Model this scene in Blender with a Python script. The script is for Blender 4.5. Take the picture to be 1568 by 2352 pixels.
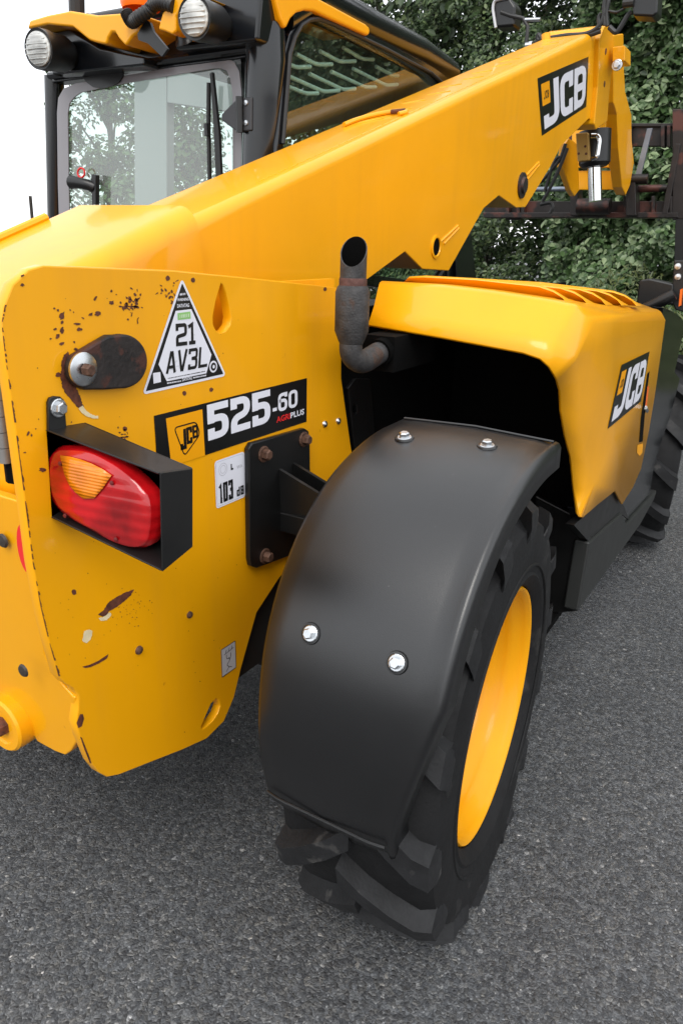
import bpy, bmesh, math, random
import numpy as np
from mathutils import Vector, Matrix
random.seed(7); rng = np.random.default_rng(7)
for o in list(bpy.data.objects): bpy.data.objects.remove(o)
S = bpy.context.scene; COL = S.collection
R_ = math.radians

# ---------------------------------------------------------------- camera
H = 1.28
FPX = 1694.11                                   # focal length in 1568x2352 picture units
RW = np.array([[.8515368, .20289633, -.48344406],
               [.52368874, -.2848298, .8028836],
               [.02520286, -.93685915, -.34879759]])   # picture (right, down, forward) -> world
cd = bpy.data.cameras.new('camera'); cam = bpy.data.objects.new('camera', cd); COL.objects.link(cam)
M = Matrix.Identity(4)
for i in range(3):
    M[i][0] = RW[i, 0]; M[i][1] = -RW[i, 1]; M[i][2] = -RW[i, 2]
M[2][3] = H
cam.matrix_world = M
cd.sensor_fit = 'VERTICAL'; cd.sensor_height = 36; cd.lens = FPX / 2352 * 36
cd.clip_start = .02; cd.clip_end = 2000
S.camera = cam
S.render.resolution_x = 682; S.render.resolution_y = 1024

# ---------------------------------------------------------------- sky, sun, exposure
SUN_EL, SUN_AZ = 50, 156                         # degrees; azimuth clockwise from +Y
w = bpy.data.worlds.new('World'); S.world = w; w.use_nodes = True
nt = w.node_tree; bg = nt.nodes['Background']
sky = nt.nodes.new('ShaderNodeTexSky'); sky.sky_type = 'NISHITA'; sky.sun_disc = False
sky.sun_elevation = R_(SUN_EL); sky.sun_rotation = R_(SUN_AZ)
mx = nt.nodes.new('ShaderNodeMix'); mx.data_type = 'RGBA'; mx.inputs[0].default_value = .86
nt.links.new(sky.outputs[0], mx.inputs[6]); mx.inputs[7].default_value = (11.2, 11.4, 11.7, 1)   # white cloud layer
nt.links.new(mx.outputs[2], bg.inputs[0]); bg.inputs[1].default_value = .1
sl = bpy.data.lights.new('sun', 'SUN'); sl.energy = 1.2; sl.angle = R_(30); sl.color = (1, .96, .9)
sun = bpy.data.objects.new('sun', sl); COL.objects.link(sun)
sd = Vector((math.sin(R_(SUN_AZ)) * math.cos(R_(SUN_EL)), math.cos(R_(SUN_AZ)) * math.cos(R_(SUN_EL)), math.sin(R_(SUN_EL))))
sun.rotation_euler = sd.to_track_quat('Z', 'Y').to_euler(); sun.location = (0, 0, 20)
vs = S.view_settings; vs.view_transform = 'Standard'; vs.look = 'None'; vs.exposure = 0.7; vs.gamma = 1; vs.use_curve_mapping = False

# ---------------------------------------------------------------- helpers
ORG = np.array([0, 0, H])
def ray(p): return RW @ np.array([p[0] - 784, p[1] - 1176, FPX])
def on(p, ax, v):
    r = ray(p); return ORG + r * ((v - ORG[ax]) / r[ax])
def onpl(p, P0, n):
    r = ray(p); n = np.array(n, float); return ORG + r * ((np.array(P0) - ORG) @ n / (r @ n))
def onX(p, x): return on(p, 0, x)
def onY(p, y): return on(p, 1, y)
def onZ(p, z): return on(p, 2, z)
V = lambda a: np.array(a, float)
def unit(a): a = V(a); return a / np.linalg.norm(a)

def finish(o, mat, parent=None, smooth=True, sharp=35, bevel=0, seg=2, kind=None, label=None, solid=0):
    me = o.data
    if mat is not None:
        for m_ in (mat if isinstance(mat, (list, tuple)) else [mat]): me.materials.append(m_)
    if smooth:
        me.polygons.foreach_set('use_smooth', [True] * len(me.polygons))
        if sharp and not bevel: me.set_sharp_from_angle(angle=R_(sharp))
    if solid:
        md = o.modifiers.new('solid', 'SOLIDIFY'); md.thickness = abs(solid); md.offset = -1 if solid > 0 else 1
    if bevel:
        md = o.modifiers.new('bevel', 'BEVEL'); md.width = bevel; md.segments = seg; md.limit_method = 'ANGLE'
        md.angle_limit = R_(28); md.harden_normals = True
    if parent is not None:
        o.parent = parent; o.matrix_parent_inverse = parent_inv(parent)
    if kind: o['kind'] = kind
    if label: o['label'] = label
    return o
def parent_inv(p):
    m = Matrix.Identity(4); q = p
    chain = []
    while q is not None: chain.append(q); q = q.parent
    for q in reversed(chain): m = m @ q.matrix_parent_inverse @ q.matrix_basis
    return m.inverted()
def mk(name, verts, faces, mat, parent=None, **k):
    me = bpy.data.meshes.new(name)
    me.from_pydata([tuple(map(float, v)) for v in verts], [], [tuple(f) for f in faces]); me.update()
    bm = bmesh.new(); bm.from_mesh(me); bmesh.ops.recalc_face_normals(bm, faces=bm.faces) if k.pop('recalc', True) else None
    bm.to_mesh(me); bm.free()
    o = bpy.data.objects.new(name, me); COL.objects.link(o)
    return finish(o, mat, parent, **k)
class MB:
    def __init__(s): s.v = []; s.f = []
    def add(s, v, f):
        n = len(s.v); s.v += [tuple(map(float, a)) for a in v]; s.f += [tuple(i + n for i in g) for g in f]; return s
    def obj(s, name, mat, parent=None, **k): return mk(name, s.v, s.f, mat, parent, **k)
def prism(pts, d):                                # planar outline pushed along d
    n = len(pts); d = V(d); a = [V(p) for p in pts]; v = a + [p + d for p in a]
    return v, [tuple(range(n))[::-1], tuple(range(n, 2 * n))] + [(i, (i + 1) % n, n + (i + 1) % n, n + i) for i in range(n)]
def boxv(x0, x1, y0, y1, z0, z1):
    return prism([(x0, y0, z0), (x1, y0, z0), (x1, y1, z0), (x0, y1, z0)], (0, 0, z1 - z0))
def frame_of(axis):
    t = unit(axis); a = V((0, 0, 1)) if abs(t[2]) < .9 else V((1, 0, 0))
    u = unit(np.cross(a, t)); return u, np.cross(t, u), t
def lathe(prof, o, axis, n=28, cap=False):         # prof: (radius, distance along axis)
    u, v, t = frame_of(axis); o = V(o); vs_, fs = [], []
    for r, d in prof:
        for k in range(n):
            a = 2 * math.pi * k / n; vs_.append(o + t * d + r * (math.cos(a) * u + math.sin(a) * v))
    for i in range(len(prof) - 1):
        for k in range(n):
            k2 = (k + 1) % n; fs.append((i * n + k, i * n + k2, (i + 1) * n + k2, (i + 1) * n + k))
    if cap:
        fs.append(tuple(range(n))[::-1]); fs.append(tuple(range((len(prof) - 1) * n, len(prof) * n)))
    return vs_, fs
def spline(pts, m=6):
    P = [V(p) for p in pts]; P = [2 * P[0] - P[1]] + P + [2 * P[-1] - P[-2]]; out = []
    for i in range(1, len(P) - 2):
        for k in range(m):
            t = k / m; a, b, c, d = P[i - 1], P[i], P[i + 1], P[i + 2]
            out.append(.5 * (2 * b + (c - a) * t + (2 * a - 5 * b + 4 * c - d) * t * t + (3 * b - a - 3 * c + d) * t ** 3))
    out.append(P[-2]); return out
def tube(pts, r, n=10, cap=True):
    P = [V(p) for p in pts]; rr = r if hasattr(r, '__len__') else [r] * len(P)
    vs_, fs = [], []; up = None
    for i, p in enumerate(P):
        t = unit(P[min(i + 1, len(P) - 1)] - P[max(i - 1, 0)])
        if up is None: up = frame_of(t)[0]
        up = unit(up - t * (up @ t)); s = np.cross(t, up)
        for k in range(n):
            a = 2 * math.pi * k / n; vs_.append(p + rr[i] * (math.cos(a) * up + math.sin(a) * s))
    for i in range(len(P) - 1):
        for k in range(n):
            k2 = (k + 1) % n; fs.append((i * n + k, i * n + k2, (i + 1) * n + k2, (i + 1) * n + k))
    if cap: fs += [tuple(range(n))[::-1], tuple(range((len(P) - 1) * n, len(P) * n))]
    return vs_, fs
def sheet(outline, holes, o, u, v, nrm, thick, edge=.0015):
    """flat plate with holes: outline and holes are (a,b) lists in the frame o,u,v; thickness goes along -nrm"""
    cu = bpy.data.curves.new('tmp', 'CURVE'); cu.dimensions = '2D'; cu.fill_mode = 'BOTH'
    cu.extrude = max(thick / 2 - edge, 1e-5); cu.bevel_depth = edge; cu.bevel_resolution = 1; cu.offset = -edge
    for lp in [outline] + list(holes):
        sp = cu.splines.new('POLY'); sp.points.add(len(lp) - 1); sp.use_cyclic_u = True
        for q, (a, b) in zip(sp.points, lp): q.co = (a, b, 0, 1)
    ob = bpy.data.objects.new('tmp', cu); COL.objects.link(ob)
    dg = bpy.context.evaluated_depsgraph_get(); dg.update()
    me = ob.evaluated_get(dg).to_mesh()
    vs_ = [V(o) + V(u) * q.co.x + V(v) * q.co.y + V(nrm) * (q.co.z - thick / 2) for q in me.vertices]
    fs = [tuple(p.vertices) for p in me.polygons]
    ob.evaluated_get(dg).to_mesh_clear(); bpy.data.objects.remove(ob); bpy.data.curves.remove(cu)
    return vs_, fs
def fillet(pts, r, closed=False, n=5, tmin=0):
    P = [V(p) for p in pts]; N = len(P); out = []
    for i in range(N):
        if not closed and i in (0, N - 1): out.append(P[i]); continue
        a, b, c = P[i - 1], P[i], P[(i + 1) % N]
        d1, d2 = a - b, c - b; l1, l2 = np.linalg.norm(d1), np.linalg.norm(d2)
        k = min(r, l1 * .48, l2 * .48)
        if tmin and k * .72 < tmin: out.append(b); continue
        p0, p1 = b + d1 / l1 * k, b + d2 / l2 * k
        for j in range(n + 1):
            t = j / n; out.append((1 - t) ** 2 * p0 + 2 * t * (1 - t) * b + t * t * p1)
    return out
def stroke(pts, t, closed=False, r=.12):
    P = fillet(pts, r, closed, tmin=t / 2); N = len(P); L, Rr = [], []
    for i in range(N):
        a = P[i - 1] if (i > 0 or closed) else None; c = P[(i + 1) % N] if (i < N - 1 or closed) else None
        d1 = unit(P[i] - a) if a is not None else None; d2 = unit(c - P[i]) if c is not None else None
        d1 = d2 if d1 is None else d1; d2 = d1 if d2 is None else d2
        m = d1 + d2
        m = unit(m) if np.linalg.norm(m) > 1e-6 else d1
        nn = V((-m[1], m[0])); k = min(1.6, 1 / max(.3, nn @ V((-d1[1], d1[0]))))
        L.append(P[i] + nn * t / 2 * k); Rr.append(P[i] - nn * t / 2 * k)
    vs_ = L + Rr; fs = [(i, (i + 1) % N, N + (i + 1) % N, N + i) for i in range(N if closed else N - 1)]
    return vs_, fs
def glyph(ch, w_, t):
    h = t / 2; g = {
        'J': [([(w_ - h, 1), (w_ - h, h), (h, h), (h, .30)], 0)],
        'C': [([(w_ - h, .64), (w_ - h, 1 - h), (h, 1 - h), (h, h), (w_ - h, h), (w_ - h, .36)], 0)],
        'B': [([(h, h), (w_ - h, h), (w_ - h, 1 - h), (h, 1 - h)], 1), ([(h, .5), (w_ - h, .5)], 0), ([(h, 0), (h, 1)], 0)],
        '5': [([(w_, 1 - h), (h, 1 - h), (h, .46)], -1), ([(h, .58), (w_ - h, .58), (w_ - h, h), (h, h), (h, .32)], 0)],
        '2': [([(h, .68), (h, 1 - h), (w_ - h, 1 - h), (w_ - h, .50), (h, .42), (h, .02)], 0), ([(0, h), (w_, h)], -1)],
        '-': [([(0, .2), (w_, .2)], 0)],
        '6': [([(w_ - h, .74), (w_ - h, 1 - h), (h, 1 - h), (h, h), (w_ - h, h), (w_ - h, .58), (h, .58)], 0)],
        '0': [([(h, h), (w_ - h, h), (w_ - h, 1 - h), (h, 1 - h)], 1)],
        '1': [([(0, .80), (w_ * .55, 1 - h), (w_ * .55, 0)], 0), ([(.05 * w_, h), (w_, h)], 0)],
        'i': [([(0, .80), (w_ * .55, 1 - h), (w_ * .55, 0)], 0)],
        '3': [([(h, .74), (h, 1 - h), (w_ - h, 1 - h), (w_ - h, .55), (w_ * .35, .52)], 0), ([(w_ * .35, .52), (w_ - h, .50), (w_ - h, h), (h, h), (h, .26)], 0)],
        'L': [([(h, 1), (h, h), (w_, h)], 0)],
        'A': [([(h * .9, 0), (w_ / 2 - h * .35, 1)], 0), ([(w_ / 2 + h * .35, 1), (w_ - h * .9, 0)], 0), ([(w_ * .22, .28), (w_ * .78, .28)], 0)],
        'V': [([(h * .9, 1), (w_ / 2 - h * .3, 0)], 0), ([(w_ / 2 + h * .3, 0), (w_ - h * .9, 1)], 0)],
        'd': [([(h, h), (w_ - h, h), (w_ - h, .62), (h, .62)], 1), ([(w_ - h, 0), (w_ - h, 1)], 0)],
    }
    return g[ch]
def word(mb, s, o, u, v, nrm, x, y, hh, cw, t, gap, rad=.14, lift=.0008, skew=0, xs=1):
    """draw string of stroke letters on frame; cw = letter width / height"""
    for ch in s:
        c = cw * (.62 if ch in '1i' else (.45 if ch == '-' else 1))
        for k, (pts, cl) in enumerate(glyph(ch, c, t)):
            vv, ff = stroke(pts, t, cl == 1, .02 if (ch in 'AVL1i' or cl < 0) else rad)
            mb.add([V(o) + V(u) * (x + (q[0] * xs + skew * q[1]) * hh) + V(v) * (y + q[1] * hh) + V(nrm) * (lift + k * .00012) for q in vv], ff)
        x += (c * xs + gap) * hh
    return x
def fonttext(mb, s, o, u, v, nrm, x, y, wid, hh, lift=.0008, bold=.02):
    cu = bpy.data.curves.new('tmp', 'FONT'); cu.body = s; cu.size = 1; cu.offset = bold; cu.resolution_u = 2
    ob = bpy.data.objects.new('tmp', cu); COL.objects.link(ob)
    dg = bpy.context.evaluated_depsgraph_get(); dg.update()
    me = ob.evaluated_get(dg).to_mesh()
    P = np.array([q.co[:2] for q in me.vertices]); fs = [tuple(p.vertices) for p in me.polygons]
    lo, hi = P.min(0), P.max(0); P = (P - lo) / (hi - lo)
    mb.add([V(o) + V(u) * (x + q[0] * wid) + V(v) * (y + q[1] * hh) + V(nrm) * lift for q in P], fs)
    ob.evaluated_get(dg).to_mesh_clear(); bpy.data.objects.remove(ob); bpy.data.curves.remove(cu)
def poly(mb, pts, o, u, v, nrm, lift): mb.add([V(o) + V(u) * a + V(v) * b + V(nrm) * lift for a, b in pts], [tuple(range(len(pts)))])
def arc(cx, cy, rx, ry, a0, a1, n=10): return [(cx + rx * math.cos(R_(a0 + (a1 - a0) * i / n)), cy + ry * math.sin(R_(a0 + (a1 - a0) * i / n))) for i in range(n + 1)]
def rrect(x0, x1, y0, y1, r, n=6):
    return arc(x1 - r, y1 - r, r, r, 0, 90, n) + arc(x0 + r, y1 - r, r, r, 90, 180, n) + arc(x0 + r, y0 + r, r, r, 180, 270, n) + arc(x1 - r, y0 + r, r, r, 270, 360, n)

# ---------------------------------------------------------------- materials
def mat(name, col, rough=.5, metal=0, coat=0, spec=.5, var=0, vscale=8, bump=0, bscale=60, dirt=None, dscale=3, damt=0, coatr=.1, streak=0):
    m = bpy.data.materials.new(name); m.use_nodes = True; t = m.node_tree; b = t.nodes['Principled BSDF']
    b.inputs['Base Color'].default_value = (*col, 1); b.inputs['Roughness'].default_value = rough; b.inputs['Metallic'].default_value = metal
    b.inputs['Coat Weight'].default_value = coat; b.inputs['Coat Roughness'].default_value = coatr; b.inputs['Specular IOR Level'].default_value = spec
    tc = t.nodes.new('ShaderNodeTexCoord'); src = None
    def noise(sc, det=5):
        n = t.nodes.new('ShaderNodeTexNoise'); n.inputs['Scale'].default_value = sc; n.inputs['Detail'].default_value = det
        t.links.new(tc.outputs['Object'], n.inputs['Vector']); return n
    if var:
        n = noise(vscale); r = t.nodes.new('ShaderNodeValToRGB'); r.color_ramp.elements[0].position = .3; r.color_ramp.elements[1].position = .72
        r.color_ramp.elements[0].color = (*[c * (1 - var) for c in col], 1); r.color_ramp.elements[1].color = (*[min(1, c * (1 + var)) for c in col], 1)
        t.links.new(n.outputs[0], r.inputs[0]); src = r.outputs[0]
        mr = t.nodes.new('ShaderNodeMapRange'); mr.inputs[3].default_value = rough * (1 - var); mr.inputs[4].default_value = min(1, rough * (1 + var))
        n2 = noise(vscale * 2.3); t.links.new(n2.outputs[0], mr.inputs[0]); t.links.new(mr.outputs[0], b.inputs['Roughness'])
    if dirt:
        n = noise(dscale, 8); r = t.nodes.new('ShaderNodeValToRGB'); r.color_ramp.elements[0].position = 1 - damt; r.color_ramp.elements[1].position = min(1, 1 - damt + .06)
        mxx = t.nodes.new('ShaderNodeMix'); mxx.data_type = 'RGBA'; t.links.new(n.outputs[0], r.inputs[0]); t.links.new(r.outputs[0], mxx.inputs[0])
        if src: t.links.new(src, mxx.inputs[6])
        else: mxx.inputs[6].default_value = (*col, 1)
        mxx.inputs[7].default_value = (*dirt, 1); src = mxx.outputs[2]
    if streak:                                       # thin film of road dust and rain streaks
        mp = t.nodes.new('ShaderNodeMapping'); mp.inputs['Scale'].default_value = (26, 26, 1.6); t.links.new(tc.outputs['Object'], mp.inputs[0])
        n = t.nodes.new('ShaderNodeTexNoise'); n.inputs['Scale'].default_value = 1; n.inputs['Detail'].default_value = 6; t.links.new(mp.outputs[0], n.inputs['Vector'])
        n2 = noise(2.2, 6); mm = t.nodes.new('ShaderNodeMath'); mm.operation = 'MULTIPLY'; t.links.new(n.outputs[0], mm.inputs[0]); t.links.new(n2.outputs[0], mm.inputs[1])
        r = t.nodes.new('ShaderNodeMapRange'); r.inputs[1].default_value = .24; r.inputs[2].default_value = .46; r.inputs[4].default_value = streak; t.links.new(mm.outputs[0], r.inputs[0])
        mxx = t.nodes.new('ShaderNodeMix'); mxx.data_type = 'RGBA'; t.links.new(r.outputs[0], mxx.inputs[0])
        if src: t.links.new(src, mxx.inputs[6])
        else: mxx.inputs[6].default_value = (*col, 1)
        mxx.inputs[7].default_value = (.52, .23, .03, 1); src = mxx.outputs[2]
    if src: t.links.new(src, b.inputs['Base Color'])
    if bump:
        n = noise(bscale, 6); bp = t.nodes.new('ShaderNodeBump'); bp.inputs['Strength'].default_value = bump; bp.inputs['Distance'].default_value = .003
        t.links.new(n.outputs[0], bp.inputs['Height']); t.links.new(bp.outputs[0], b.inputs['Normal'])
    return m
YC = (.83, .362, .001)
YEL = mat('yellow_paint', YC, .45, spec=.22, coat=.45, streak=.16, var=.05, vscale=3, bump=.02, bscale=25, dirt=(.55, .20, .006), dscale=37, damt=.27, coatr=.08)
YELEDGE = mat('chipped_yellow', YC, .45, var=.05, dirt=(.055, .016, .008), dscale=60, damt=.47)
COVER = mat('moulded_yellow', (.83, .362, .001), .38, spec=.25, coat=.4, var=.03, bump=.03, bscale=250, coatr=.1, streak=.1)
BLK = mat('black_steel', (.0045, .0045, .0045), .40, coat=.1, var=.2, bump=.05, bscale=120)
GLOSS = mat('gloss_black', (.005, .006, .008), .2, coat=.25, var=.1)
GUARD = mat('guard_plastic', (.0045, .0046, .0052), .33, spec=.8, var=.13, vscale=6, bump=.10, bscale=900, dirt=(.05, .05, .05), dscale=95, damt=.262)
SKIRT = mat('skirt_plastic', (.015, .016, .015), .5, var=.1, bump=.1, bscale=700)
SHADE_BLK = mat('engine_bay', (.003, .003, .003), .9, spec=.08)  # near-black: shade put into the colour of the bay, gaps and slots
RUB = mat('rubber', (.006, .006, .0065), .68, spec=.3, var=.3, vscale=14, bump=.25, bscale=160, dirt=(.024, .0235, .023), dscale=11, damt=.38)
RUBW = mat('worn_rubber', (.011, .0112, .0122), .62, spec=.35, var=.35, vscale=18, bump=.25, bscale=160, dirt=(.05, .048, .046), dscale=16, damt=.37)
RIM = mat('rim_yellow', (.80, .345, .001), .42, spec=.25, coat=.15, var=.04)
ZINC = mat('zinc', (.62, .64, .66), .28, 1, var=.1, vscale=60)
CHROME = mat('chrome', (.75, .75, .74), .12, 1)
RUST = mat('rust', (.105, .028, .012), .85, var=.5, vscale=90, bump=.3, bscale=200)
RUSTPIN = mat('rusty_black', (.014, .010, .009), .55, var=.5, vscale=40, dirt=(.05, .015, .009), dscale=30, damt=.48, bump=.25, bscale=150)
RUSTBOLT = mat('rusty_bolt', (.10, .05, .032), .6, .3, var=.4, vscale=120, bump=.2, bscale=200)
PRIMER = mat('bare_primer', (.72, .60, .36), .6, var=.15, vscale=60)
EXH = mat('exhaust_steel', (.052, .050, .050), .62, .4, var=.4, vscale=45, bump=.5, bscale=240, dirt=(.065, .04, .03), dscale=22, damt=.40)
EXHR = mat('exhaust_red', (.085, .036, .028), .75, .2, var=.4, vscale=60, bump=.4, bscale=200)
SOOT_SHADE = mat('soot_shade', (.003, .003, .003), .95, spec=.05)  # exhaust soot, and the shade painted into the boom hole
WHT = mat('white_vinyl', (.72, .72, .78), .35, var=.02)
BLKV = mat('black_vinyl', (.006, .006, .006), .3)
YELV = mat('yellow_vinyl', (.80, .330, .003), .4, spec=.25)
REDV = mat('red_vinyl', (.72, .02, .02), .4)
GREENV = mat('green_vinyl', (.25, .50, .16), .45)
GREYV = mat('grey_print', (.45, .45, .48), .5)
FRIT = mat('window_frit', (.22, .21, .225), .35, coat=.3)
GREYP = mat('interior_grey', (.33, .34, .34), .6)
CARR = mat('carriage_steel', (.016, .012, .011), .45, .2, var=.4, vscale=12, dirt=(.085, .028, .02), dscale=7, damt=.46, bump=.15, bscale=80)
TAN = mat('valve_block', (.45, .27, .07), .45, .2, var=.1)
ORNG = mat('orange_lens', (.9, .16, .01), .25)
HOSE = mat('hose_rubber', (.012, .012, .012), .5)
STEELB = mat('blue_steel', (.20, .23, .28), .35, .6, var=.2)

def lensmat(name, col, stripes=None, sc=420):
    m = mat(name, col, .12, coat=.5); t = m.node_tree; b = t.nodes['Principled BSDF']
    b.inputs['Transmission Weight'].default_value = 0
    tc = t.nodes.new('ShaderNodeTexCoord'); wv = t.nodes.new('ShaderNodeTexWave'); wv.inputs['Scale'].default_value = sc / 20
    wv.bands_direction = stripes or 'Z'; wv.inputs['Distortion'].default_value = .4
    t.links.new(tc.outputs['Object'], wv.inputs[0])
    n = t.nodes.new('ShaderNodeTexNoise'); n.inputs['Scale'].default_value = 16; n.inputs['Detail'].default_value = 3
    t.links.new(tc.outputs['Object'], n.inputs['Vector'])
    r = t.nodes.new('ShaderNodeValToRGB'); r.color_ramp.elements[0].position = .32; r.color_ramp.elements[1].position = .62
    r.color_ramp.elements[0].color = (*[c * .4 for c in col], 1); r.color_ramp.elements[1].color = (*col, 1)
    t.links.new(n.outputs[0], r.inputs[0]); t.links.new(r.outputs[0], b.inputs['Base Color'])
    bp = t.nodes.new('ShaderNodeBump'); bp.inputs['Strength'].default_value = .35; bp.inputs['Distance'].default_value = .002
    t.links.new(wv.outputs[1], bp.inputs['Height']); t.links.new(bp.outputs[0], b.inputs['Normal'])
    b.inputs['Subsurface Weight'].default_value = 0.0; b.inputs['Subsurface Radius'].default_value = (.02, .004, .002); b.inputs['Subsurface Scale'].default_value = .3
    return m
REDL = lensmat('red_lens', (.52, .006, .009)); AMBL = lensmat('amber_lens', (.88, .24, .006), sc=1500)
CLEARL = lensmat('lamp_glass', (.70, .71, .68), sc=520)

def glassmat(name, tint, refl=.06, film=.1):
    m = bpy.data.materials.new(name); m.use_nodes = True; t = m.node_tree; t.nodes.remove(t.nodes['Principled BSDF']); out = t.nodes['Material Output']
    tr = t.nodes.new('ShaderNodeBsdfTransparent'); tr.inputs[0].default_value = (*tint, 1)
    gl = t.nodes.new('ShaderNodeBsdfGlossy'); gl.inputs['Roughness'].default_value = .015; gl.inputs[0].default_value = (.95, 1, .97, 1)
    fr = t.nodes.new('ShaderNodeFresnel'); ge = t.nodes.new('ShaderNodeNewGeometry'); io = t.nodes.new('ShaderNodeMapRange'); io.inputs[3].default_value = 1.52; io.inputs[4].default_value = 1 / 1.52
    t.links.new(ge.outputs['Backfacing'], io.inputs[0]); t.links.new(io.outputs[0], fr.inputs[0])
    ad = t.nodes.new('ShaderNodeMath'); ad.operation = 'ADD'; ad.inputs[1].default_value = refl; ad.use_clamp = True
    mxs = t.nodes.new('ShaderNodeMixShader'); t.links.new(fr.outputs[0], ad.inputs[0]); t.links.new(ad.outputs[0], mxs.inputs[0])
    t.links.new(tr.outputs[0], mxs.inputs[1]); t.links.new(gl.outputs[0], mxs.inputs[2]); df = t.nodes.new('ShaderNodeBsdfDiffuse'); df.inputs[0].default_value = (.55, .57, .56, 1); m2 = t.nodes.new('ShaderNodeMixShader'); m2.inputs[0].default_value = film  # grey diffuse film: dirty glass, plus painted reflection haze
    t.links.new(mxs.outputs[0], m2.inputs[1]); t.links.new(df.outputs[0], m2.inputs[2]); t.links.new(m2.outputs[0], out.inputs[0])
    return m
GLASS = glassmat('rear_glass', (.62, .76, .70), .08, .20)
GLASSD = glassmat('side_glass', (.56, .70, .64), .08, .01)

def asphalt():
    m = bpy.data.materials.new('asphalt'); m.use_nodes = True; t = m.node_tree; b = t.nodes['Principled BSDF']; L = t.links.new
    tc = t.nodes.new('ShaderNodeTexCoord')
    def vor(sc, feat='F1'):
        n = t.nodes.new('ShaderNodeTexVoronoi'); n.feature = feat; n.inputs['Scale'].default_value = sc; n.inputs['Randomness'].default_value = 1
        L(tc.outputs['Object'], n.inputs['Vector']); return n
    def noi(sc, d=4):
        n = t.nodes.new('ShaderNodeTexNoise'); n.inputs['Scale'].default_value = sc; n.inputs['Detail'].default_value = d
        L(tc.outputs['Object'], n.inputs['Vector']); return n
    def ramp(src, stops):
        r = t.nodes.new('ShaderNodeValToRGB'); e = r.color_ramp.elements
        e[0].position, e[0].color = stops[0][0], (*stops[0][1], 1); e[1].position, e[1].color = stops[-1][0], (*stops[-1][1], 1)
        for p, c in stops[1:-1]: q = e.new(p); q.color = (*c, 1)
        L(src, r.inputs[0]); return r
    nz = noi(45, 3); wp_ = t.nodes.new('ShaderNodeMix'); wp_.data_type = 'VECTOR'; wp_.inputs[0].default_value = .010
    L(tc.outputs['Object'], wp_.inputs[4]); L(nz.outputs['Color'], wp_.inputs[5])
    def vor2(sc, feat='F1'):
        n = vor(sc, feat); L(wp_.outputs[1], n.inputs['Vector']); return n
    v1 = vor2(128); v2 = vor2(128, 'DISTANCE_TO_EDGE'); v3 = vor2(310); fine = noi(520, 2)
    sep = t.nodes.new('ShaderNodeSeparateColor'); L(v1.outputs['Color'], sep.inputs[0])
    sep3 = t.nodes.new('ShaderNodeSeparateColor'); L(v3.outputs['Color'], sep3.inputs[0])
    c1 = ramp(sep.outputs[0], [(0, (.042, .043, .046)), (.45, (.070, .072, .075)), (.8, (.104, .106, .110)), (.99, (.115, .116, .116)), (1, (.26, .255, .25))])
    c3 = ramp(sep3.outputs[0], [(0, (.55, .55, .56)), (.5, (1, 1, 1)), (.95, (1.4, 1.4, 1.39)), (1, (2.7, 2.65, 2.6))])
    c2 = ramp(sep.outputs[1], [(0, (.93, .96, 1)), (.6, (1, 1, 1)), (1, (1.0, .96, .90))])
    cf = ramp(fine.outputs[0], [(.3, (.75, .75, .75)), (.7, (1.25, 1.25, 1.25))])
    e1 = ramp(v2.outputs[0], [(0, (.84, .84, .84)), (.14, (1, 1, 1))])
    big = ramp(noi(1.1, 7).outputs[0], [(.3, (.80, .81, .82)), (.7, (1.18, 1.17, 1.15))])
    def mul(a, c):
        k = t.nodes.new('ShaderNodeMix'); k.data_type = 'RGBA'; k.blend_type = 'MULTIPLY'; k.inputs[0].default_value = 1; L(a, k.inputs[6]); L(c, k.inputs[7]); return k.outputs[2]
    col = c1.outputs[0]
    for q in (e1, big, c2, c3, cf): col = mul(col, q.outputs[0])
    L(col, b.inputs['Base Color'])
    rr = t.nodes.new('ShaderNodeMapRange'); rr.inputs[3].default_value = .42; rr.inputs[4].default_value = .85; L(sep.outputs[2], rr.inputs[0]); L(rr.outputs[0], b.inputs['Roughness'])
    er = ramp(v2.outputs[0], [(0, (.25, .25, .25)), (.45, (1, 1, 1))]); hh = t.nodes.new('ShaderNodeMath'); hh.operation = 'MULTIPLY'; L(er.outputs[0], hh.inputs[0])
    hq = t.nodes.new('ShaderNodeMapRange'); hq.inputs[3].default_value = .35; hq.inputs[4].default_value = 1.3; L(sep.outputs[1], hq.inputs[0]); L(hq.outputs[0], hh.inputs[1])
    bp = t.nodes.new('ShaderNodeBump'); bp.inputs['Strength'].default_value = .6; bp.inputs['Distance'].default_value = .004; L(hh.outputs[0], bp.inputs['Height'])
    bp2 = t.nodes.new('ShaderNodeBump'); bp2.inputs['Strength'].default_value = .75; bp2.inputs['Distance'].default_value = .002; L(sep3.outputs[1], bp2.inputs['Height']); L(bp.outputs[0], bp2.inputs['Normal'])
    bp3 = t.nodes.new('ShaderNodeBump'); bp3.inputs['Strength'].default_value = .5; bp3.inputs['Distance'].default_value = .0015; L(fine.outputs[0], bp3.inputs['Height']); L(bp2.outputs[0], bp3.inputs['Normal'])
    L(bp3.outputs[0], b.inputs['Normal'])
    return m
ASPH = asphalt()
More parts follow.
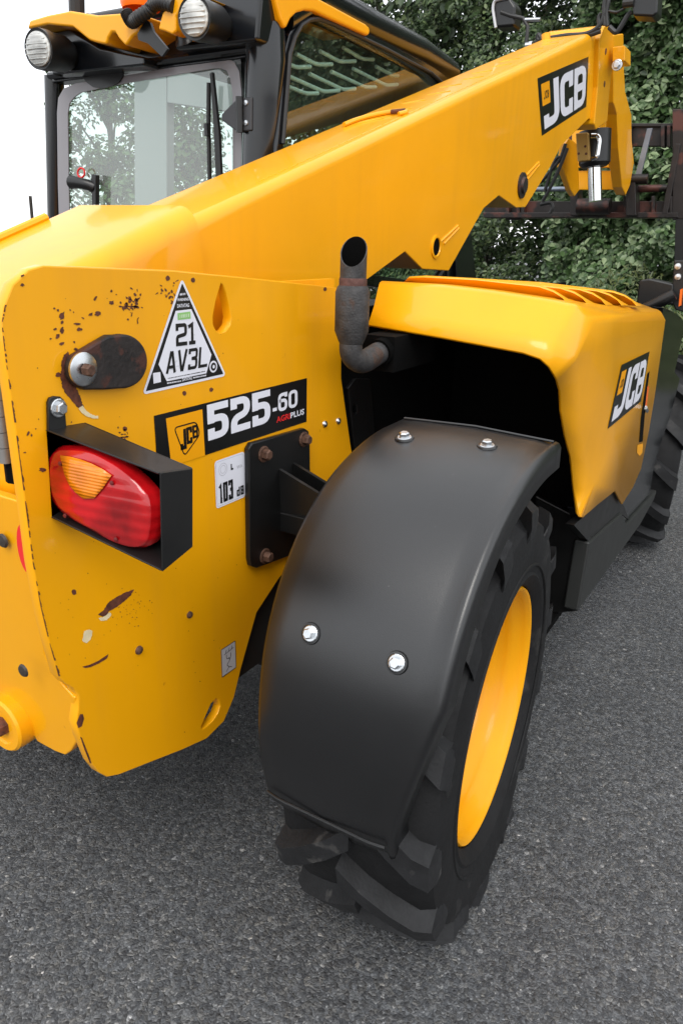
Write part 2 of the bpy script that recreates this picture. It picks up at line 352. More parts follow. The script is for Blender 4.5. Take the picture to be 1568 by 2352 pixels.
def leafmat(name, a, c, light):
    m = bpy.data.materials.new(name); m.use_nodes = True; t = m.node_tree; b = t.nodes['Principled BSDF']; L = t.links.new
    g = t.nodes.new('ShaderNodeNewGeometry'); r = t.nodes.new('ShaderNodeValToRGB'); e = r.color_ramp.elements
    e[0].position = 0; e[0].color = (*a, 1); e[1].position = 1; e[1].color = (*light, 1); q = e.new(.62); q.color = (*c, 1)
    L(g.outputs['Random Per Island'], r.inputs[0]); L(r.outputs[0], b.inputs['Base Color']); b.inputs['Roughness'].default_value = .42
    tl = t.nodes.new('ShaderNodeBsdfTranslucent'); L(r.outputs[0], tl.inputs[0]); ms = t.nodes.new('ShaderNodeMixShader'); ms.inputs[0].default_value = .22
    L(b.outputs[0], ms.inputs[1]); L(tl.outputs[0], ms.inputs[2]); L(ms.outputs[0], t.nodes['Material Output'].inputs[0]); return m
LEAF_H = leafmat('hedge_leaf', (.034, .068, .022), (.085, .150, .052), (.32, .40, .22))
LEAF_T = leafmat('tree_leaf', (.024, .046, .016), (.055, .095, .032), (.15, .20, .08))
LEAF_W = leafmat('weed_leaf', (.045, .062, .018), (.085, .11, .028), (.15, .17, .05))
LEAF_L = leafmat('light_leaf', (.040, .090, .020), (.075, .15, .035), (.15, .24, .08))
BARK = mat('bark', (.06, .045, .032), .9, var=.4, vscale=14, bump=.6, bscale=40)

# ---------------------------------------------------------------- ground
gnd = mk('ground', [(-120, -120, 0), (120, -120, 0), (120, 120, 0), (-120, 120, 0)], [(0, 1, 2, 3)], ASPH, smooth=False)
gnd['kind'] = 'structure'

# ---------------------------------------------------------------- the telehandler
XP = -.80                                          # outer face of the chassis side plate
TH = bpy.data.objects.new('telehandler', None); COL.objects.link(TH); TH.location = (-1.25, 2.3, 0); TH.empty_display_size = .3
TH['label'] = 'yellow telehandler with raised boom, black mudguards and rusty fork carriage'; TH['category'] = 'telehandler'
bpy.context.view_layer.update()
EX, EY, EZ = V((1, 0, 0)), V((0, 1, 0)), V((0, 0, 1))
def yz(p, x=XP): a = onX(p, x); return (a[1], a[2])
OX = V((XP, 0, 0))
def hexbolt(pos, nrm, r, m, parent, h=None, washer=True, name='bolt', cham=.8):
    h = h or r * .95; u, v, t = frame_of(nrm); mb = MB()
    if washer: mb.add(*lathe([(0.0001, .0), (r * 1.45, 0), (r * 1.45, r * .22), (r * 1.3, r * .30), (.0001, r * .3)], pos, nrm, 16))
    a = random.random(); P = [V(pos) + t * r * .25 + r * (math.cos(a + k * math.pi / 3) * u + math.sin(a + k * math.pi / 3) * v) for k in range(6)]
    mb.add(*prism(P, t * h * .8))
    Q = [p + t * h * .8 for p in P]; c = V(pos) + t * (r * .25 + h * .8)
    mb.add(Q + [c + (q - c) * .78 + t * h * .18 for q in Q], [(i, (i + 1) % 6, 6 + (i + 1) % 6, 6 + i) for i in range(6)] + [tuple(range(6, 12))])
    return mb.obj(name, m, parent, smooth=False)

# ---- chassis side plate
out_px = [(101, 609), (66, 619), (30, 653), (9, 704), (3, 743), (12, 824), (26, 920), (41, 1030), (62, 1190), (75, 1293), (93, 1394), (109, 1462),
          (134, 1553), (150, 1570), (168, 1580), (181, 1599), (180, 1630), (175, 1662), (183, 1690), (208, 1750), (227, 1774), (246, 1785), (273, 1780), (420, 1722), (475, 1697), (515, 1657), (538, 1602), (555, 1532), (590, 1407),
          (640, 1330), (760, 1180), (815, 1080), (805, 1020), (784, 870), (784, 662), (600, 641), (400, 621)]
tear = [yz(p) for p in [(508, 652), (497, 690), (490, 725), (490, 745), (496, 758), (506, 764), (518, 760), (528, 747), (531, 730), (526, 700), (519, 672), (512, 654)]]
slot = [yz(p) for p in [(496, 1605), (485, 1617), (473, 1645), (463, 1668), (465, 1675), (472, 1671), (488, 1657), (500, 1640), (506, 1622), (503, 1608)]]
plate = mk('side_plate', *sheet([yz(p) for p in out_px], [tear, slot], OX, EY, EZ, EX, .018, .002), YEL, TH)
# chipped rim of the plate's rear edge
# ---- rust chips and scratches (thin shaped patches on the paint)
def blob(cx, cy, rx, ry, ang, n=11, rough=.35):
    a0 = random.random() * 6; ca, sa = math.cos(R_(ang)), math.sin(R_(ang)); o = []
    for k in range(n):
        a = a0 + 2 * math.pi * k / n; q = 1 + random.uniform(-rough, rough); x, y = rx * q * math.cos(a), ry * q * math.sin(a)
        o.append((cx + ca * x - sa * y, cy + sa * x + ca * y))
    return o
def ragged(pts, j=.55):
    o = []
    for i in range(len(pts)):
        a, c = V(pts[i]), V(pts[(i + 1) % len(pts)]); n = max(1, int(np.linalg.norm(c - a) / 3))
        o += [a + (c - a) * k / n + V((random.uniform(-j, j), random.uniform(-j, j))) for k in range(n)]
    return o
def patch(mb, pts, x, lift=.0006):
    pts = ragged(pts, 1.5 if len(pts) > 13 else .8) if len(pts) > 11 or lift != .0006 else pts; mb.add([onX(p, x) + V((lift, 0, 0)) for p in pts], [tuple(range(len(pts)))])
Z3 = lambda a, c, sx=.9186 / 3.36, ox=0, oy=600: ((ox + a / 3.36) * .9186, (oy + c / 3.36) * .9186)
chips = MB()
for (a, c, rx, ry, an) in [(190, 300, 7, 4, -25), (187, 378, 6, 4, 0), (458, 575, 4, 3, 0), (488, 590, 3, 4, 0), (520, 640, 7, 12, 20), (522, 690, 4, 5, 0), (590, 590, 3, 2, 40), (618, 608, 2, 2, 0),
                           (465, 748, 4, 5, 30), (522, 757, 5, 9, 10), (485, 810, 6, 11, 25), (424, 830, 3, 3, 0), (760, 625, 8, 4, -20), (822, 620, 10, 6, 0), (800, 495, 3, 8, 30), (655, 705, 10, 3, 0), (668, 750, 7, 5, 0),
                           (697, 655, 4, 2, 30), (625, 857, 3, 3, 0), (637, 916, 6, 4, 30), (935, 430, 3, 4, 0), (935, 525, 8, 6, 0), (977, 457, 2, 2, 0), (490, 1130, 8, 6, 0), (240, 1625, 3, 8, 25), (265, 1640, 2, 4, 0), (325, 1505, 2, 2, 0),
                           (300, 1587, 2, 2, 0), (210, 1785, 4, 2, 0), (355, 1930, 9, 6, 0), (600, 1530, 2, 3, 0), (315, 1075, 2, 2, 0), (520, 870, 7, 4, -20)]:
    patch(chips, blob(*Z3(a, c), rx * .8, ry * .8, an), XP)
for k in range(34):                                # cluster up towards the sticker
    patch(chips, blob(random.gauss(302, 16), random.gauss(695, 17), random.uniform(1.2, 6), random.uniform(1.2, 4), random.uniform(0, 180)), XP)
for k in range(22):
    patch(chips, blob(random.gauss(395, 14), random.gauss(672, 16) , random.uniform(1, 5), random.uniform(1, 3.2), random.uniform(0, 180)), XP)
for (x, y, r) in [(443, 643, 5), (385, 639, 5), (423, 983 - 80, 4.5), (485, 895, 4.5), (287, 985, 5), (170, 1360, 5.5), (746, 664, 4)]:
    patch(chips, blob(x, y, r, r * 1.15, 0, rough=.15), XP)
patch(chips, [(225, 1412), (237, 1402), (248, 1385), (268, 1370), (290, 1360), (308, 1353), (301, 1366), (285, 1381), (268, 1394), (252, 1403), (243, 1413), (235, 1416)], XP)
patch(chips, [(189, 1531), (205, 1527), (225, 1518), (249, 1502), (246, 1512), (226, 1524), (208, 1532), (195, 1534)], XP)
for k in range(46):
    patch(chips, blob(random.gauss(300, 22), 1395 - random.gauss(0, 22) - .5 * 0, random.uniform(.6, 1.5), random.uniform(.5, 1.2), 0), XP)
for k in range(70):
    patch(chips, blob(random.uniform(120, 560), random.uniform(640, 1700), random.uniform(.5, 1.4), random.uniform(.5, 1.2), 0, 6), XP)
for k in range(16): patch(chips, blob(random.gauss(288, 8), random.gauss(1000, 12), random.uniform(1, 3.5), random.uniform(1, 3), 0), XP)
# big scuff round the pin retainer
patch(chips, [(150, 812), (156, 808), (160, 820), (163, 850), (170, 880), (182, 905), (192, 935), (189, 948), (178, 935), (163, 918), (152, 905), (143, 890), (139, 860), (141, 835), (145, 818)], XP)
# chipped rear edge line
ed = [(12, 700), (4, 743), (13, 824), (27, 920), (42, 1030), (63, 1190), (76, 1293), (94, 1394), (110, 1462), (135, 1553)]
for i in range(len(ed) - 1):
    a, c = V(ed[i]), V(ed[i + 1]); t = 0
    while t < 1:
        d = random.uniform(.03, .16); p, q = a + (c - a) * t, a + (c - a) * min(1, t + d); ww = random.uniform(1.2, 4.2)
        if random.random() < .72: patch(chips, [p + (-.5, 0), q + (-.5, 0), q + (ww, 0), (p + q) / 2 + (ww * random.uniform(.4, 1.3), 0), p + (ww * .6, 0)], XP)
        t += d
patch(chips, [(184, 1640), (190, 1640), (193, 1650), (188, 1668), (180, 1672), (176, 1660), (180, 1650)], XP)
patch(chips, [(184, 1692), (188, 1694), (207, 1742), (210, 1754), (206, 1752), (194, 1722)], XP)
chips.obj('rust_spots', RUST, TH, smooth=False, kind='stuff')
pr = MB()
patch(pr, [(180, 938), (189, 932), (198, 944), (212, 953), (226, 956), (225, 961), (210, 960), (196, 954), (186, 947)], XP, .0009)
pr.obj('bare_scuff', PRIMER, TH, smooth=False); pr = MB()
patch(pr, [(226, 1420), (236, 1417), (252, 1406), (256, 1412), (246, 1424), (232, 1426)], XP, .0004)
pr.obj('bare_scuff', PRIMER, TH, smooth=False); pr = MB()
patch(pr, [(193, 1450), (205, 1445), (213, 1450), (209, 1468), (198, 1478), (189, 1472)], XP, .0005)
pr.obj('bare_scuff', PRIMER, TH, smooth=False)
# loose fixings on the plate
for p, r, m in [((745, 974), .0075, ZINC), ((776, 967), .0075, ZINC), ((435, 1412), .0065, RUSTBOLT), ((319, 1493), .0075, RUSTBOLT)]:
    q = onX(p, XP); u_ = MB(); u_.add(*lathe([(.0001, .0055), (r * .55, .005), (r * .9, .003), (r, 0)], q, EX, 14)); u_.obj('rivet', m, TH)
# ---- pin retainer
ret = [yz(p) for p in ([(155, 815), (200, 788), (235, 768)] + [(268 + 56 * math.cos(R_(a)), 828 + 62 * math.sin(R_(a))) for a in range(-104, 98, 6)] + [(262, 890), (225, 893), (180, 893), (157, 880), (146, 862), (146, 835)])]
rp = mk('pin_retainer', *sheet(ret, [], V((XP + .014, 0, 0)), EY, EZ, EX, .0135, .003), RUSTPIN, TH)
q = onX((190, 848), XP + .014)
mk('washer', *lathe([(.0001, .004), (.020, .004), (.022, .003), (.022, 0)], q, EX, 28), ZINC, rp)
hexbolt(q + EX * .004, EX, .0085, RUSTBOLT, rp, .012, False)
# ---- triangular plate sticker
A0, B0, C0 = [onX(p, XP) for p in [(416, 645), (332, 900), (513, 859)]]
def tri(k, r):                                      # rounded triangle shrunk towards centre by k metres
    P = [V(yz(p)) for p in [(417, 637), (326, 907), (519, 863)]]; c = sum(P) / 3
    n = len(P); off = []
    for i in range(n):
        a, b_, d = P[i - 1], P[i], P[(i + 1) % n]; e1, e2 = unit(a - b_), unit(d - b_); bis = unit(e1 + e2); s = math.sqrt((1 - e1 @ e2) / 2)
        off.append(b_ + bis * k / s)
    return [tuple(x) for x in fillet(off, r, True)]
st = MB(); poly(st, tri(0, .010), OX, EY, EZ, EX, .0007); sticker = st.obj('registration_sticker', WHT, TH, smooth=False)
st = MB(); poly(st, tri(.0042, .002), OX, EY, EZ, EX, .0010); st.obj('black_triangle', BLKV, sticker, smooth=False)
zt = lambda a, c: yz(((340 + a / 6.533) * .9186, (680 + c / 6.533) * .9186))
st = MB()
poly(st, [zt(640, 635), zt(895, 605), zt(1225, 1350), zt(1140, 1655), zt(495, 1785), zt(360, 1510)], OX, EY, EZ, EX, .0013)
c = V(zt(1255, 1545)); poly(st, [(c[0] + .0095 * math.cos(k * .35), c[1] + .0095 * math.sin(k * .35)) for k in range(18)], OX, EY, EZ, EX, .0013)
poly(st, [zt(270, 1650), zt(390, 1632), zt(402, 1795), zt(280, 1822)], OX, EY, EZ, EX, .0013)   # plain panel
def ztxt(mb, s, a, b_, c_, lift=.0013, bold=.02):   # text between zoom points a (lower left), b_ (lower right), c_ (upper left)
    p, q, r_ = [V((0, *zt(*k))) + OX for k in (a, b_, c_)]; fonttext(mb, s, p, unit(q - p), unit(r_ - p), EX, 0, 0, np.linalg.norm(q - p), np.linalg.norm(r_ - p), lift, bold)
def zdash(mb, a, b_, hh, n, lift=.0013):              # print too small to read: a row of tiny bars
    a, b_ = V(a), V(b_); c0 = 0
    for k in range(n):
        p, q = a + (b_ - a) * (k + .08) / n, a + (b_ - a) * (k + random.uniform(.6, .95)) / n
        poly(mb, [zt(*p), zt(*q), zt(q[0], q[1] - hh), zt(p[0], p[1] - hh)], OX, EY, EZ, EX, lift)
zdash(st, (708, 385), (808, 372), 34, 4); ztxt(st, 'WARNING', (668, 480), (852, 465), (668, 430)); ztxt(st, 'DATATAG', (668, 585), (862, 570), (665, 525))
ztxt(st, 'DATATAG', (750, 1785), (910, 1755), (745, 1735)); zdash(st, (500, 1828), (735, 1790), 22, 12); zdash(st, (925, 1738), (1140, 1698), 22, 12)
st.obj('white_panel', WHT, sticker, smooth=False)
st = MB(); poly(st, [zt(668, 672), zt(875, 645), zt(885, 758), zt(672, 785)], OX, EY, EZ, EX, .0017); st.obj('green_panel', GREENV, sticker, smooth=False)
st = MB(); zdash(st, (695, 755), (862, 732), 55, 6, .0021); st.obj('green_panel_print', mat('pale_green', (.50, .66, .42), .5), sticker, smooth=False)
st = MB()
def zword(mb, s, a, b_, c_, t=.16, gap=.16, lift=.0017):
    p, q, r_ = [V((0, *zt(*k))) + OX for k in (a, b_, c_)]; hh = np.linalg.norm(r_ - p); n = len(s); k1 = sum(.62 if ch == '1' else 1 for ch in s)
    cw = (np.linalg.norm(q - p) / hh - gap * (n - 1)) / k1
    word(mb, s, p, unit(q - p), unit(r_ - p), EX, 0, 0, hh, cw, t, gap, .12, lift)
zword(st, '21', (645, 1215), (960, 1175), (635, 845), .17, .10); zword(st, 'AV3L', (478, 1665), (1150, 1545), (495, 1305), .15, .09)
c = V(zt(1255, 1545)); ring = [(c[0] + .0065 * math.cos(k * .35), c[1] + .0065 * math.sin(k * .35)) for k in range(18)]; poly(st, ring, OX, EY, EZ, EX, .0017)
zdash(st, (510, 1745), (1125, 1625), 14, 26, .0017)
st.obj('registration_print', BLKV, sticker, smooth=False)
st = MB()
c = V(zt(1255, 1545)); poly(st, [(c[0] + .003 * math.cos(k * .7), c[1] + .003 * math.sin(k * .7)) for k in range(9)], OX, EY, EZ, EX, .0021); st.obj('seal_centre', WHT, sticker, smooth=False)
st = MB()
for k in range(34):
    a, c_ = random.uniform(480, 1120), random.uniform(700, 1600)
    if abs(a - 790) < (c_ - 500) * .36: poly(st, [zt(a, c_), zt(a + 50, c_ - 8), zt(a + 50, c_ + 6), zt(a, c_ + 14)], OX, EY, EZ, EX, .0015)
st.obj('faint_print', mat('faint_print', (.60, .60, .64), .5), sticker, smooth=False, kind='stuff')
# ---- model decal
D0 = onX((353, 955), XP); D1 = onX((704, 868), XP); D2 = onX((704, 968), XP)
dw = D1[1] - D0[1]; dh = (D0[2] + D1[2]) / 2 - D2[2]; DO = V((XP, D0[1], D2[2]))
st = MB(); poly(st, [(0, 0), (dw, 0), (dw, dh), (0, dh)], DO, EY, EZ, EX, .0008); dec = st.obj('model_decal', BLKV, TH, smooth=False)
st = MB(); poly(st, [(.030, .0), (.108, .0), (.106, dh * .90), (.024, dh * .90)], DO, EY, EZ, EX, .0011); st.obj('decal_square', YELV, dec, smooth=False)
st = MB(); vv, ff = stroke([(.040, .060), (.090, .060), (.098, .038), (.060, .010)], .0022, True, .008)
for q in [(vv, ff)]: st.add([DO + EY * a[0] + EZ * a[1] + EX * .0014 for a in q[0]], q[1])
word(st, 'J', DO, EY, EZ, EX, .052, .021, .033, .42, .19, 0, .1, .0014); word(st, 'C', DO, EY, EZ, EX, .0665, .0275, .0275, .48, .19, 0, .1, .0014); word(st, 'B', DO, EY, EZ, EX, .0805, .034, .0215, .60, .19, 0, .1, .0014)
st.obj('decal_logo', BLKV, dec, smooth=False)
st = MB(); x = word(st, '525', DO, EY, EZ, EX, .117, .0225, .060, .62, .20, .10, .20, .0012, 0, 1.42); x = word(st, '-60', DO, EY, EZ, EX, x + .001, .036, .034, .62, .18, .12, .20, .0012, 0, 1.38)
fonttext(st, 'PLUS', DO, EY, EZ, EX, dw - .055, .0165, .046, .0115, .0012, .025); st.obj('model_number', WHT, dec, smooth=False)
st = MB(); fonttext(st, 'AGRI', DO, EY, EZ, EX, dw - .100, .0165, .043, .0115, .0012, .02); st.obj('red_lettering', REDV, dec, smooth=False)
# ---- noise level sticker
def quad_frame(x, tl, tr, bl):
    a, b_, c_ = [onX(p, x) for p in (tl, tr, bl)]; return c_, unit(b_ - a), unit(a - c_), np.linalg.norm(b_ - a), np.linalg.norm(a - c_)
o_, u_, v_, sw, sh = quad_frame(XP, (495, 1059), (563, 1042), (496, 1169)); u_ = EY; v_ = EZ
st = MB(); poly(st, rrect(0, sw, 0, sh, .006), o_, u_, v_, EX, .0008); nl = st.obj('noise_sticker', WHT, TH, smooth=False)
st = MB(); word(st, 'i03', o_, u_, v_, EX, sw * .12, sh * .08, sh * .42, .34, .15, .06, .1, .0012); word(st, 'dB', o_, u_, v_, EX, sw * .70, sh * .08, sh * .20, .52, .2, .12, .1, .0012); word(st, 'L', o_, u_, v_, EX, sw * .52, sh * .70, sh * .13, .6, .26, 0, .02, .0012)
st.obj('noise_print', BLKV, nl, smooth=False)
st = MB()
for rr_ in (.011, .007):
    vv, ff = stroke([(sw * .26 + rr_ * math.cos(R_(a)), sh * .78 + rr_ * math.sin(R_(a))) for a in range(0, 360, 24)], .0008, True, .001); st.add([o_ + u_ * a[0] + v_ * a[1] + EX * .0012 for a in vv], ff)
fonttext(st, 'WA', o_, u_, v_, EX, sw * .72, sh * .68, sw * .2, sh * .07, .0012); vv, ff = stroke([(.003, .003), (sw - .003, .003), (sw - .003, sh - .003), (.003, sh - .003)], .0006, True, .005); st.add([o_ + u_ * a[0] + v_ * a[1] + EX * .0011 for a in vv], ff)
st.obj('faint_outline', GREYV, nl, smooth=False)
# ---- lifting pictogram sticker
o_, u_, v_, sw, sh = quad_frame(XP, (509, 1491), (542, 1473), (509, 1556)); u_ = EY; v_ = EZ
st = MB(); poly(st, rrect(0, sw, 0, sh, .002), o_, u_, v_, EX, .0008); pk = st.obj('jacking_sticker', mat('silver_vinyl', (.50, .49, .50), .4), TH, smooth=False)
st = MB()
for pts, cl in [([(.2, .75), (.85, .8)], 0), ([(.3, .78), (.36, .88)], 0), ([(.5, .78), (.56, .88)], 0), ([(.7, .79), (.76, .9)], 0), ([(.35, .7), (.35, .55), (.65, .5), (.65, .68)], 0), ([(.3, .1), (.5, .22), (.7, .14)], 0), ([(.5, .22), (.35, .33), (.6, .45), (.5, .56)], 0)]:
    vv, ff = stroke([(a * sw, b_ * sh) for a, b_ in pts], .0013, False, .004); st.add([o_ + u_ * a[0] + v_ * a[1] + EX * .0012 for a in vv], ff)
vv, ff = stroke([(.0006, .0006), (sw - .0006, .0006), (sw - .0006, sh - .0006), (.0006, sh - .0006)], .0014, True, .002); st.add([o_ + u_ * a[0] + v_ * a[1] + EX * .0011 for a in vv], ff)
st.obj('jacking_print', BLKV, pk, smooth=False)
# ---- mudguard bracket on the plate
bo = [yz(p, XP + .012) for p in [(572, 1032), (580, 1018), (700, 984), (709, 990), (712, 1010), (714, 1245), (705, 1262), (590, 1305), (578, 1300), (575, 1285)]]
brk = mk('guard_bracket', *sheet(bo, [], V((XP + .012, 0, 0)), EY, EZ, EX, .0115, .002), BLK, TH)
for p, m in [((605, 1043), RUSTBOLT), ((697, 1009), RUSTBOLT), ((608, 1277), RUSTBOLT), ((700, 1240), RUSTBOLT)]: hexbolt(onX(p, XP + .012), EX, .0105, m, brk, .013)
for k, (p0, p1) in enumerate([((640, 1078), (646, 1200)), ((672, 1064), (680, 1180))]):
    a, c_ = onX(p0, XP + .012), onX(p1, XP + .012)
    mk('bracket_gusset', *prism([a, c_, c_ + V((.24, .03, .0)), a + V((.24, .03, -.10))], (0, .008, 0)), BLK, brk, smooth=False)
mk('bracket_arm', *boxv(XP + .01, -.50, 1.08, 1.11, .74, .78), BLK, brk, smooth=False, bevel=.003)
# dark slotted bracket ahead of the plate
mk('slotted_bracket', *sheet([yz(p, XP - .03) for p in [(783, 890), (800, 868), (835, 868), (850, 1040), (800, 1045)]], [[yz(p, XP - .03) for p in [(795, 930), (799, 925), (803, 930), (804, 945), (799, 950), (795, 944)]]], V((XP - .012, 0, 0)), EY, EZ, EX, .012), BLK, TH)

# ---- tail lamp in its sheet-steel box
ax_, cx_ = onX((105, 985), XP), onX((118, 1190), XP); bx_, dx_ = onX((365, 1085), -.62), onX((370, 1313), -.62)
b2, d2 = onX((440, 1075), -.62), onX((440, 1255), -.62); a2 = ax_ + V((0, .06, -.003)); c2 = cx_ + V((0, .06, .012))
lh = MB()
def wall(p, q, r_, s_, th):
    n_ = unit(np.cross(V(q) - V(p), V(r_) - V(p))) * th; lh.add(*prism([p, q, r_, s_], n_))
wall(ax_, bx_, b2, a2, -.003); wall(cx_, dx_, d2, c2, .003); wall(bx_, dx_, d2, b2, .003); wall(a2, b2, d2, c2, .003); wall(ax_, cx_, c2, a2, -.003)
lamp = lh.obj('tail_lamp_box', BLK, TH, smooth=False, bevel=.0012, seg=1)
tb = [yz(p, XP + .006) for p in [(113, 990), (112, 925), (116, 914), (126, 910), (140, 911), (148, 918), (150, 930), (155, 990)]]
mk('mounting_tab', *sheet(tb, [], V((XP + .006, 0, 0)), EY, EZ, EX, .0055), BLK, lamp)
hexbolt(onX((134, 937), XP + .006), EX, .0085, ZINC, lamp)
ln = unit(np.cross(bx_ - ax_, cx_ - ax_)); ln = ln if ln[1] < 0 else -ln
lens_px = [(145, 1028), (180, 1029), (215, 1034), (258, 1054), (300, 1083), (328, 1108), (350, 1135), (357, 1160), (358, 1185), (354, 1222), (345, 1246), (325, 1255), (300, 1253), (262, 1239), (225, 1218), (185, 1196), (150, 1172), (132, 1150), (122, 1127), (116, 1100), (115, 1075), (120, 1052), (130, 1036)]
LP0 = ax_ + (-ln) * .012
def lp(p, lift=0): return onpl(p, LP0, ln) + ln * lift
lc = V((238, 1140)); sm = [V(p[:2]) for p in spline([(*p, 0) for p in lens_px + lens_px[:1]], 3)][:-1]
def dome(q, k=.020):                               # bulge by position
    m_ = min(1, min(1, (abs(q[0] - lc[0]) / 135) ** 2.4 + (abs((q[1] - lc[1]) - (q[0] - lc[0]) * .42) / 92) ** 2.4)); return k * (1 - m_)
vv, ff = [], []; rings = [(1.03, -.014), (1.03, -.002), (1.0, .0), (.985, .006), (.96, .0088), (.86, None), (.7, None), (.5, None), (.25, None)]
n_ = len(sm)
for s_, z_ in rings:
    for p in sm:
        q = lc + (p - lc) * s_; vv.append(lp(q, z_ if z_ is not None else .009 + dome(q) * .22))
vv.append(lp(lc, .0134))
for i in range(len(rings) - 1):
    ff += [(i * n_ + k, i * n_ + (k + 1) % n_, (i + 1) * n_ + (k + 1) % n_, (i + 1) * n_ + k) for k in range(n_)]
ff += [((len(rings) - 1) * n_ + k, (len(rings) - 1) * n_ + (k + 1) % n_, len(vv) - 1) for k in range(n_)]
mk('red_lens', vv, ff, REDL, lamp, sharp=60)
z5 = lambda a, c_: V((a / 1.836 * .9186, (950 + c_ / 1.836) * .9186))
am_top = [z5(*p) for p in [(312, 338), (358, 344), (408, 357), (458, 376), (506, 400), (548, 428)]]
am_bot = [z5(*p) for p in [(338, 425), (360, 470), (390, 506), (425, 532), (474, 530), (512, 486)]]
vv, ff = [], []
for j in range(6):
    for i in range(5):
        q = am_top[j] + (am_bot[j] - am_top[j]) * i / 4; vv.append(lp(q, .0108 + dome(q) * .22))
ff = [(j * 5 + i, (j + 1) * 5 + i, (j + 1) * 5 + i + 1, j * 5 + i + 1) for j in range(5) for i in range(4)]
mk('amber_lens', vv, ff, AMBL, lamp, solid=.001)
for p in [(331, 613), (563, 720), (312, 375), (550, 462)]:
    q = z5(*p); st = MB(); st.add(*lathe([(.0001, .0015), (.0028, .001), (.003, 0)], lp(q, .0108 + dome(q) * .22), ln, 10))
    st.obj('lens_screw', bpy.data.materials.get('dark_red') or mat('dark_red', (.12, .01, .01), .4), lamp)

# ---- rear face of the chassis
RY = .60
def rpl(name, pts, y, mtl, d=.012, **k): return mk(name, *prism([onY(p, y) for p in pts], (0, d, 0)), mtl, TH, **k)
rp1 = mk('rear_panel', *prism([(-1.75, .585, .93), (-.83, .585, .93), (-.83, .585, 1.17), (-.9, .585, 1.2), (-1.75, .585, 1.2)], (0, .02, 0)), YEL, TH, smooth=False, bevel=.004)
LN = V((0, -1, -.105)); LQ = V((-.82, .558, .93)); lo_ = lambda p: onpl(p, LQ, LN)
low = [lo_(p) for p in [(40, 1150), (62, 1200), (76, 1300), (94, 1400), (100, 1440), (98, 1470), (104, 1505), (120, 1540), (145, 1575), (166, 1598), (178, 1605)]]
low2 = [lo_(p) for p in [(176, 1665), (186, 1690), (172, 1712), (163, 1726), (150, 1735), (128, 1727), (86, 1704), (78, 1690)]]
zl = low2[-1][2]
lowp = low + low2 + [V((-.95, low2[-1][1], zl)), V((-1.75, low2[-1][1], zl)), V((-1.75, low[0][1], low[0][2])), ]
lowp = [V((min(p[0], XP - .004), p[1], p[2])) for p in lowp]
mk('rear_lower_panel', *prism(lowp, (0, .016, 0)), YEL, TH, smooth=False, bevel=.003)
mk('rear_gap', *boxv(-1.7, XP - .03, .63, .64, .56, 1.15), SHADE_BLK, TH, smooth=False)  # black sheet stands for the shade behind the rear panels
bh = onY((2, 1668), .575); m_ = MB(); m_.add(*lathe([(.0001, .004), (.031, .004), (.033, .0), (.044, .0), (.0475, .004), (.0475, .05)], bh, (0, 1, 0), 36))
boss = m_.obj('tow_boss', YEL, TH)
m_ = MB(); m_.add(*lathe([(.0001, -.010), (.014, -.010), (.017, -.004), (.017, .01)], bh, (0, 1, 0), 7)); m_.obj('boss_pin', RUST, boss)
m_ = MB(); m_.add([bh + V((r_ * math.cos(a), .0028 if r_ < .045 else .03, r_ * math.sin(a))) for a in np.linspace(R_(215), R_(325), 14) for r_ in (.034 + .006 * random.random(), .0478)], [(2 * k, 2 * k + 1, 2 * k + 3, 2 * k + 2) for k in range(13)]); m_.obj('boss_rust', RUST, boss)
for p, y in [((8, 1242), .558), ((55, 1540), .558)]:
    m_ = MB(); m_.add(*lathe([(.0001, .004), (.0085, .003), (.0105, 0)], onY(p, y), (0, -1, 0), 18)); m_.obj('plug', mat('plug_grey', (.03, .024, .02), .6), TH)
rs = onY((58, 1262), .5575); m_ = MB(); m_.add([rs + V((.016 * math.cos(k * .31), 0, .036 * math.sin(k * .31))) for k in range(20)], [tuple(range(20))]); m_.obj('red_reflector', REDV, TH, smooth=False)
hz0, hz1 = onY((-6, 880), .565), onY((14, 1062), .565); L_ = hz1 - hz0
for k in range(5):
    m_ = MB(); m_.add(*tube([hz0 + L_ * (k / 5 + .004), hz0 + L_ * ((k + 1) / 5 - .004)], .0085, 14)); m_.obj('hinge_knuckle', mat('hinge_steel', (.30, .29, .28), .45, .6, var=.2), TH)
mk('hinge_slot', *tube([hz0 + V((.0, .016, .1)), hz1 + L_ * .28 + V((0, .016, 0))], .016, 10), SHADE_BLK, TH)

# ---- chassis body behind the plate
mk('chassis_frame', *boxv(-1.70, XP - .03, .80, 3.9, .44, 1.02), mat('chassis_black', (.01, .009, .008), .7), TH, smooth=False)
mk('ground_shade_block', *boxv(-1.60, XP - .10, 1.5, 3.2, .34, .62), BLK, TH, smooth=False, bevel=.03)  # unseen block added under the chassis to darken the ground
mk('inner_side_plate', *boxv(-1.72, -1.70, .56, 1.35, .45, 1.22), YEL, TH, smooth=False)
mk('boom_well', *boxv(XP - .06, XP - .045, .62, 1.35, .95, 1.2), YEL, TH, smooth=False)

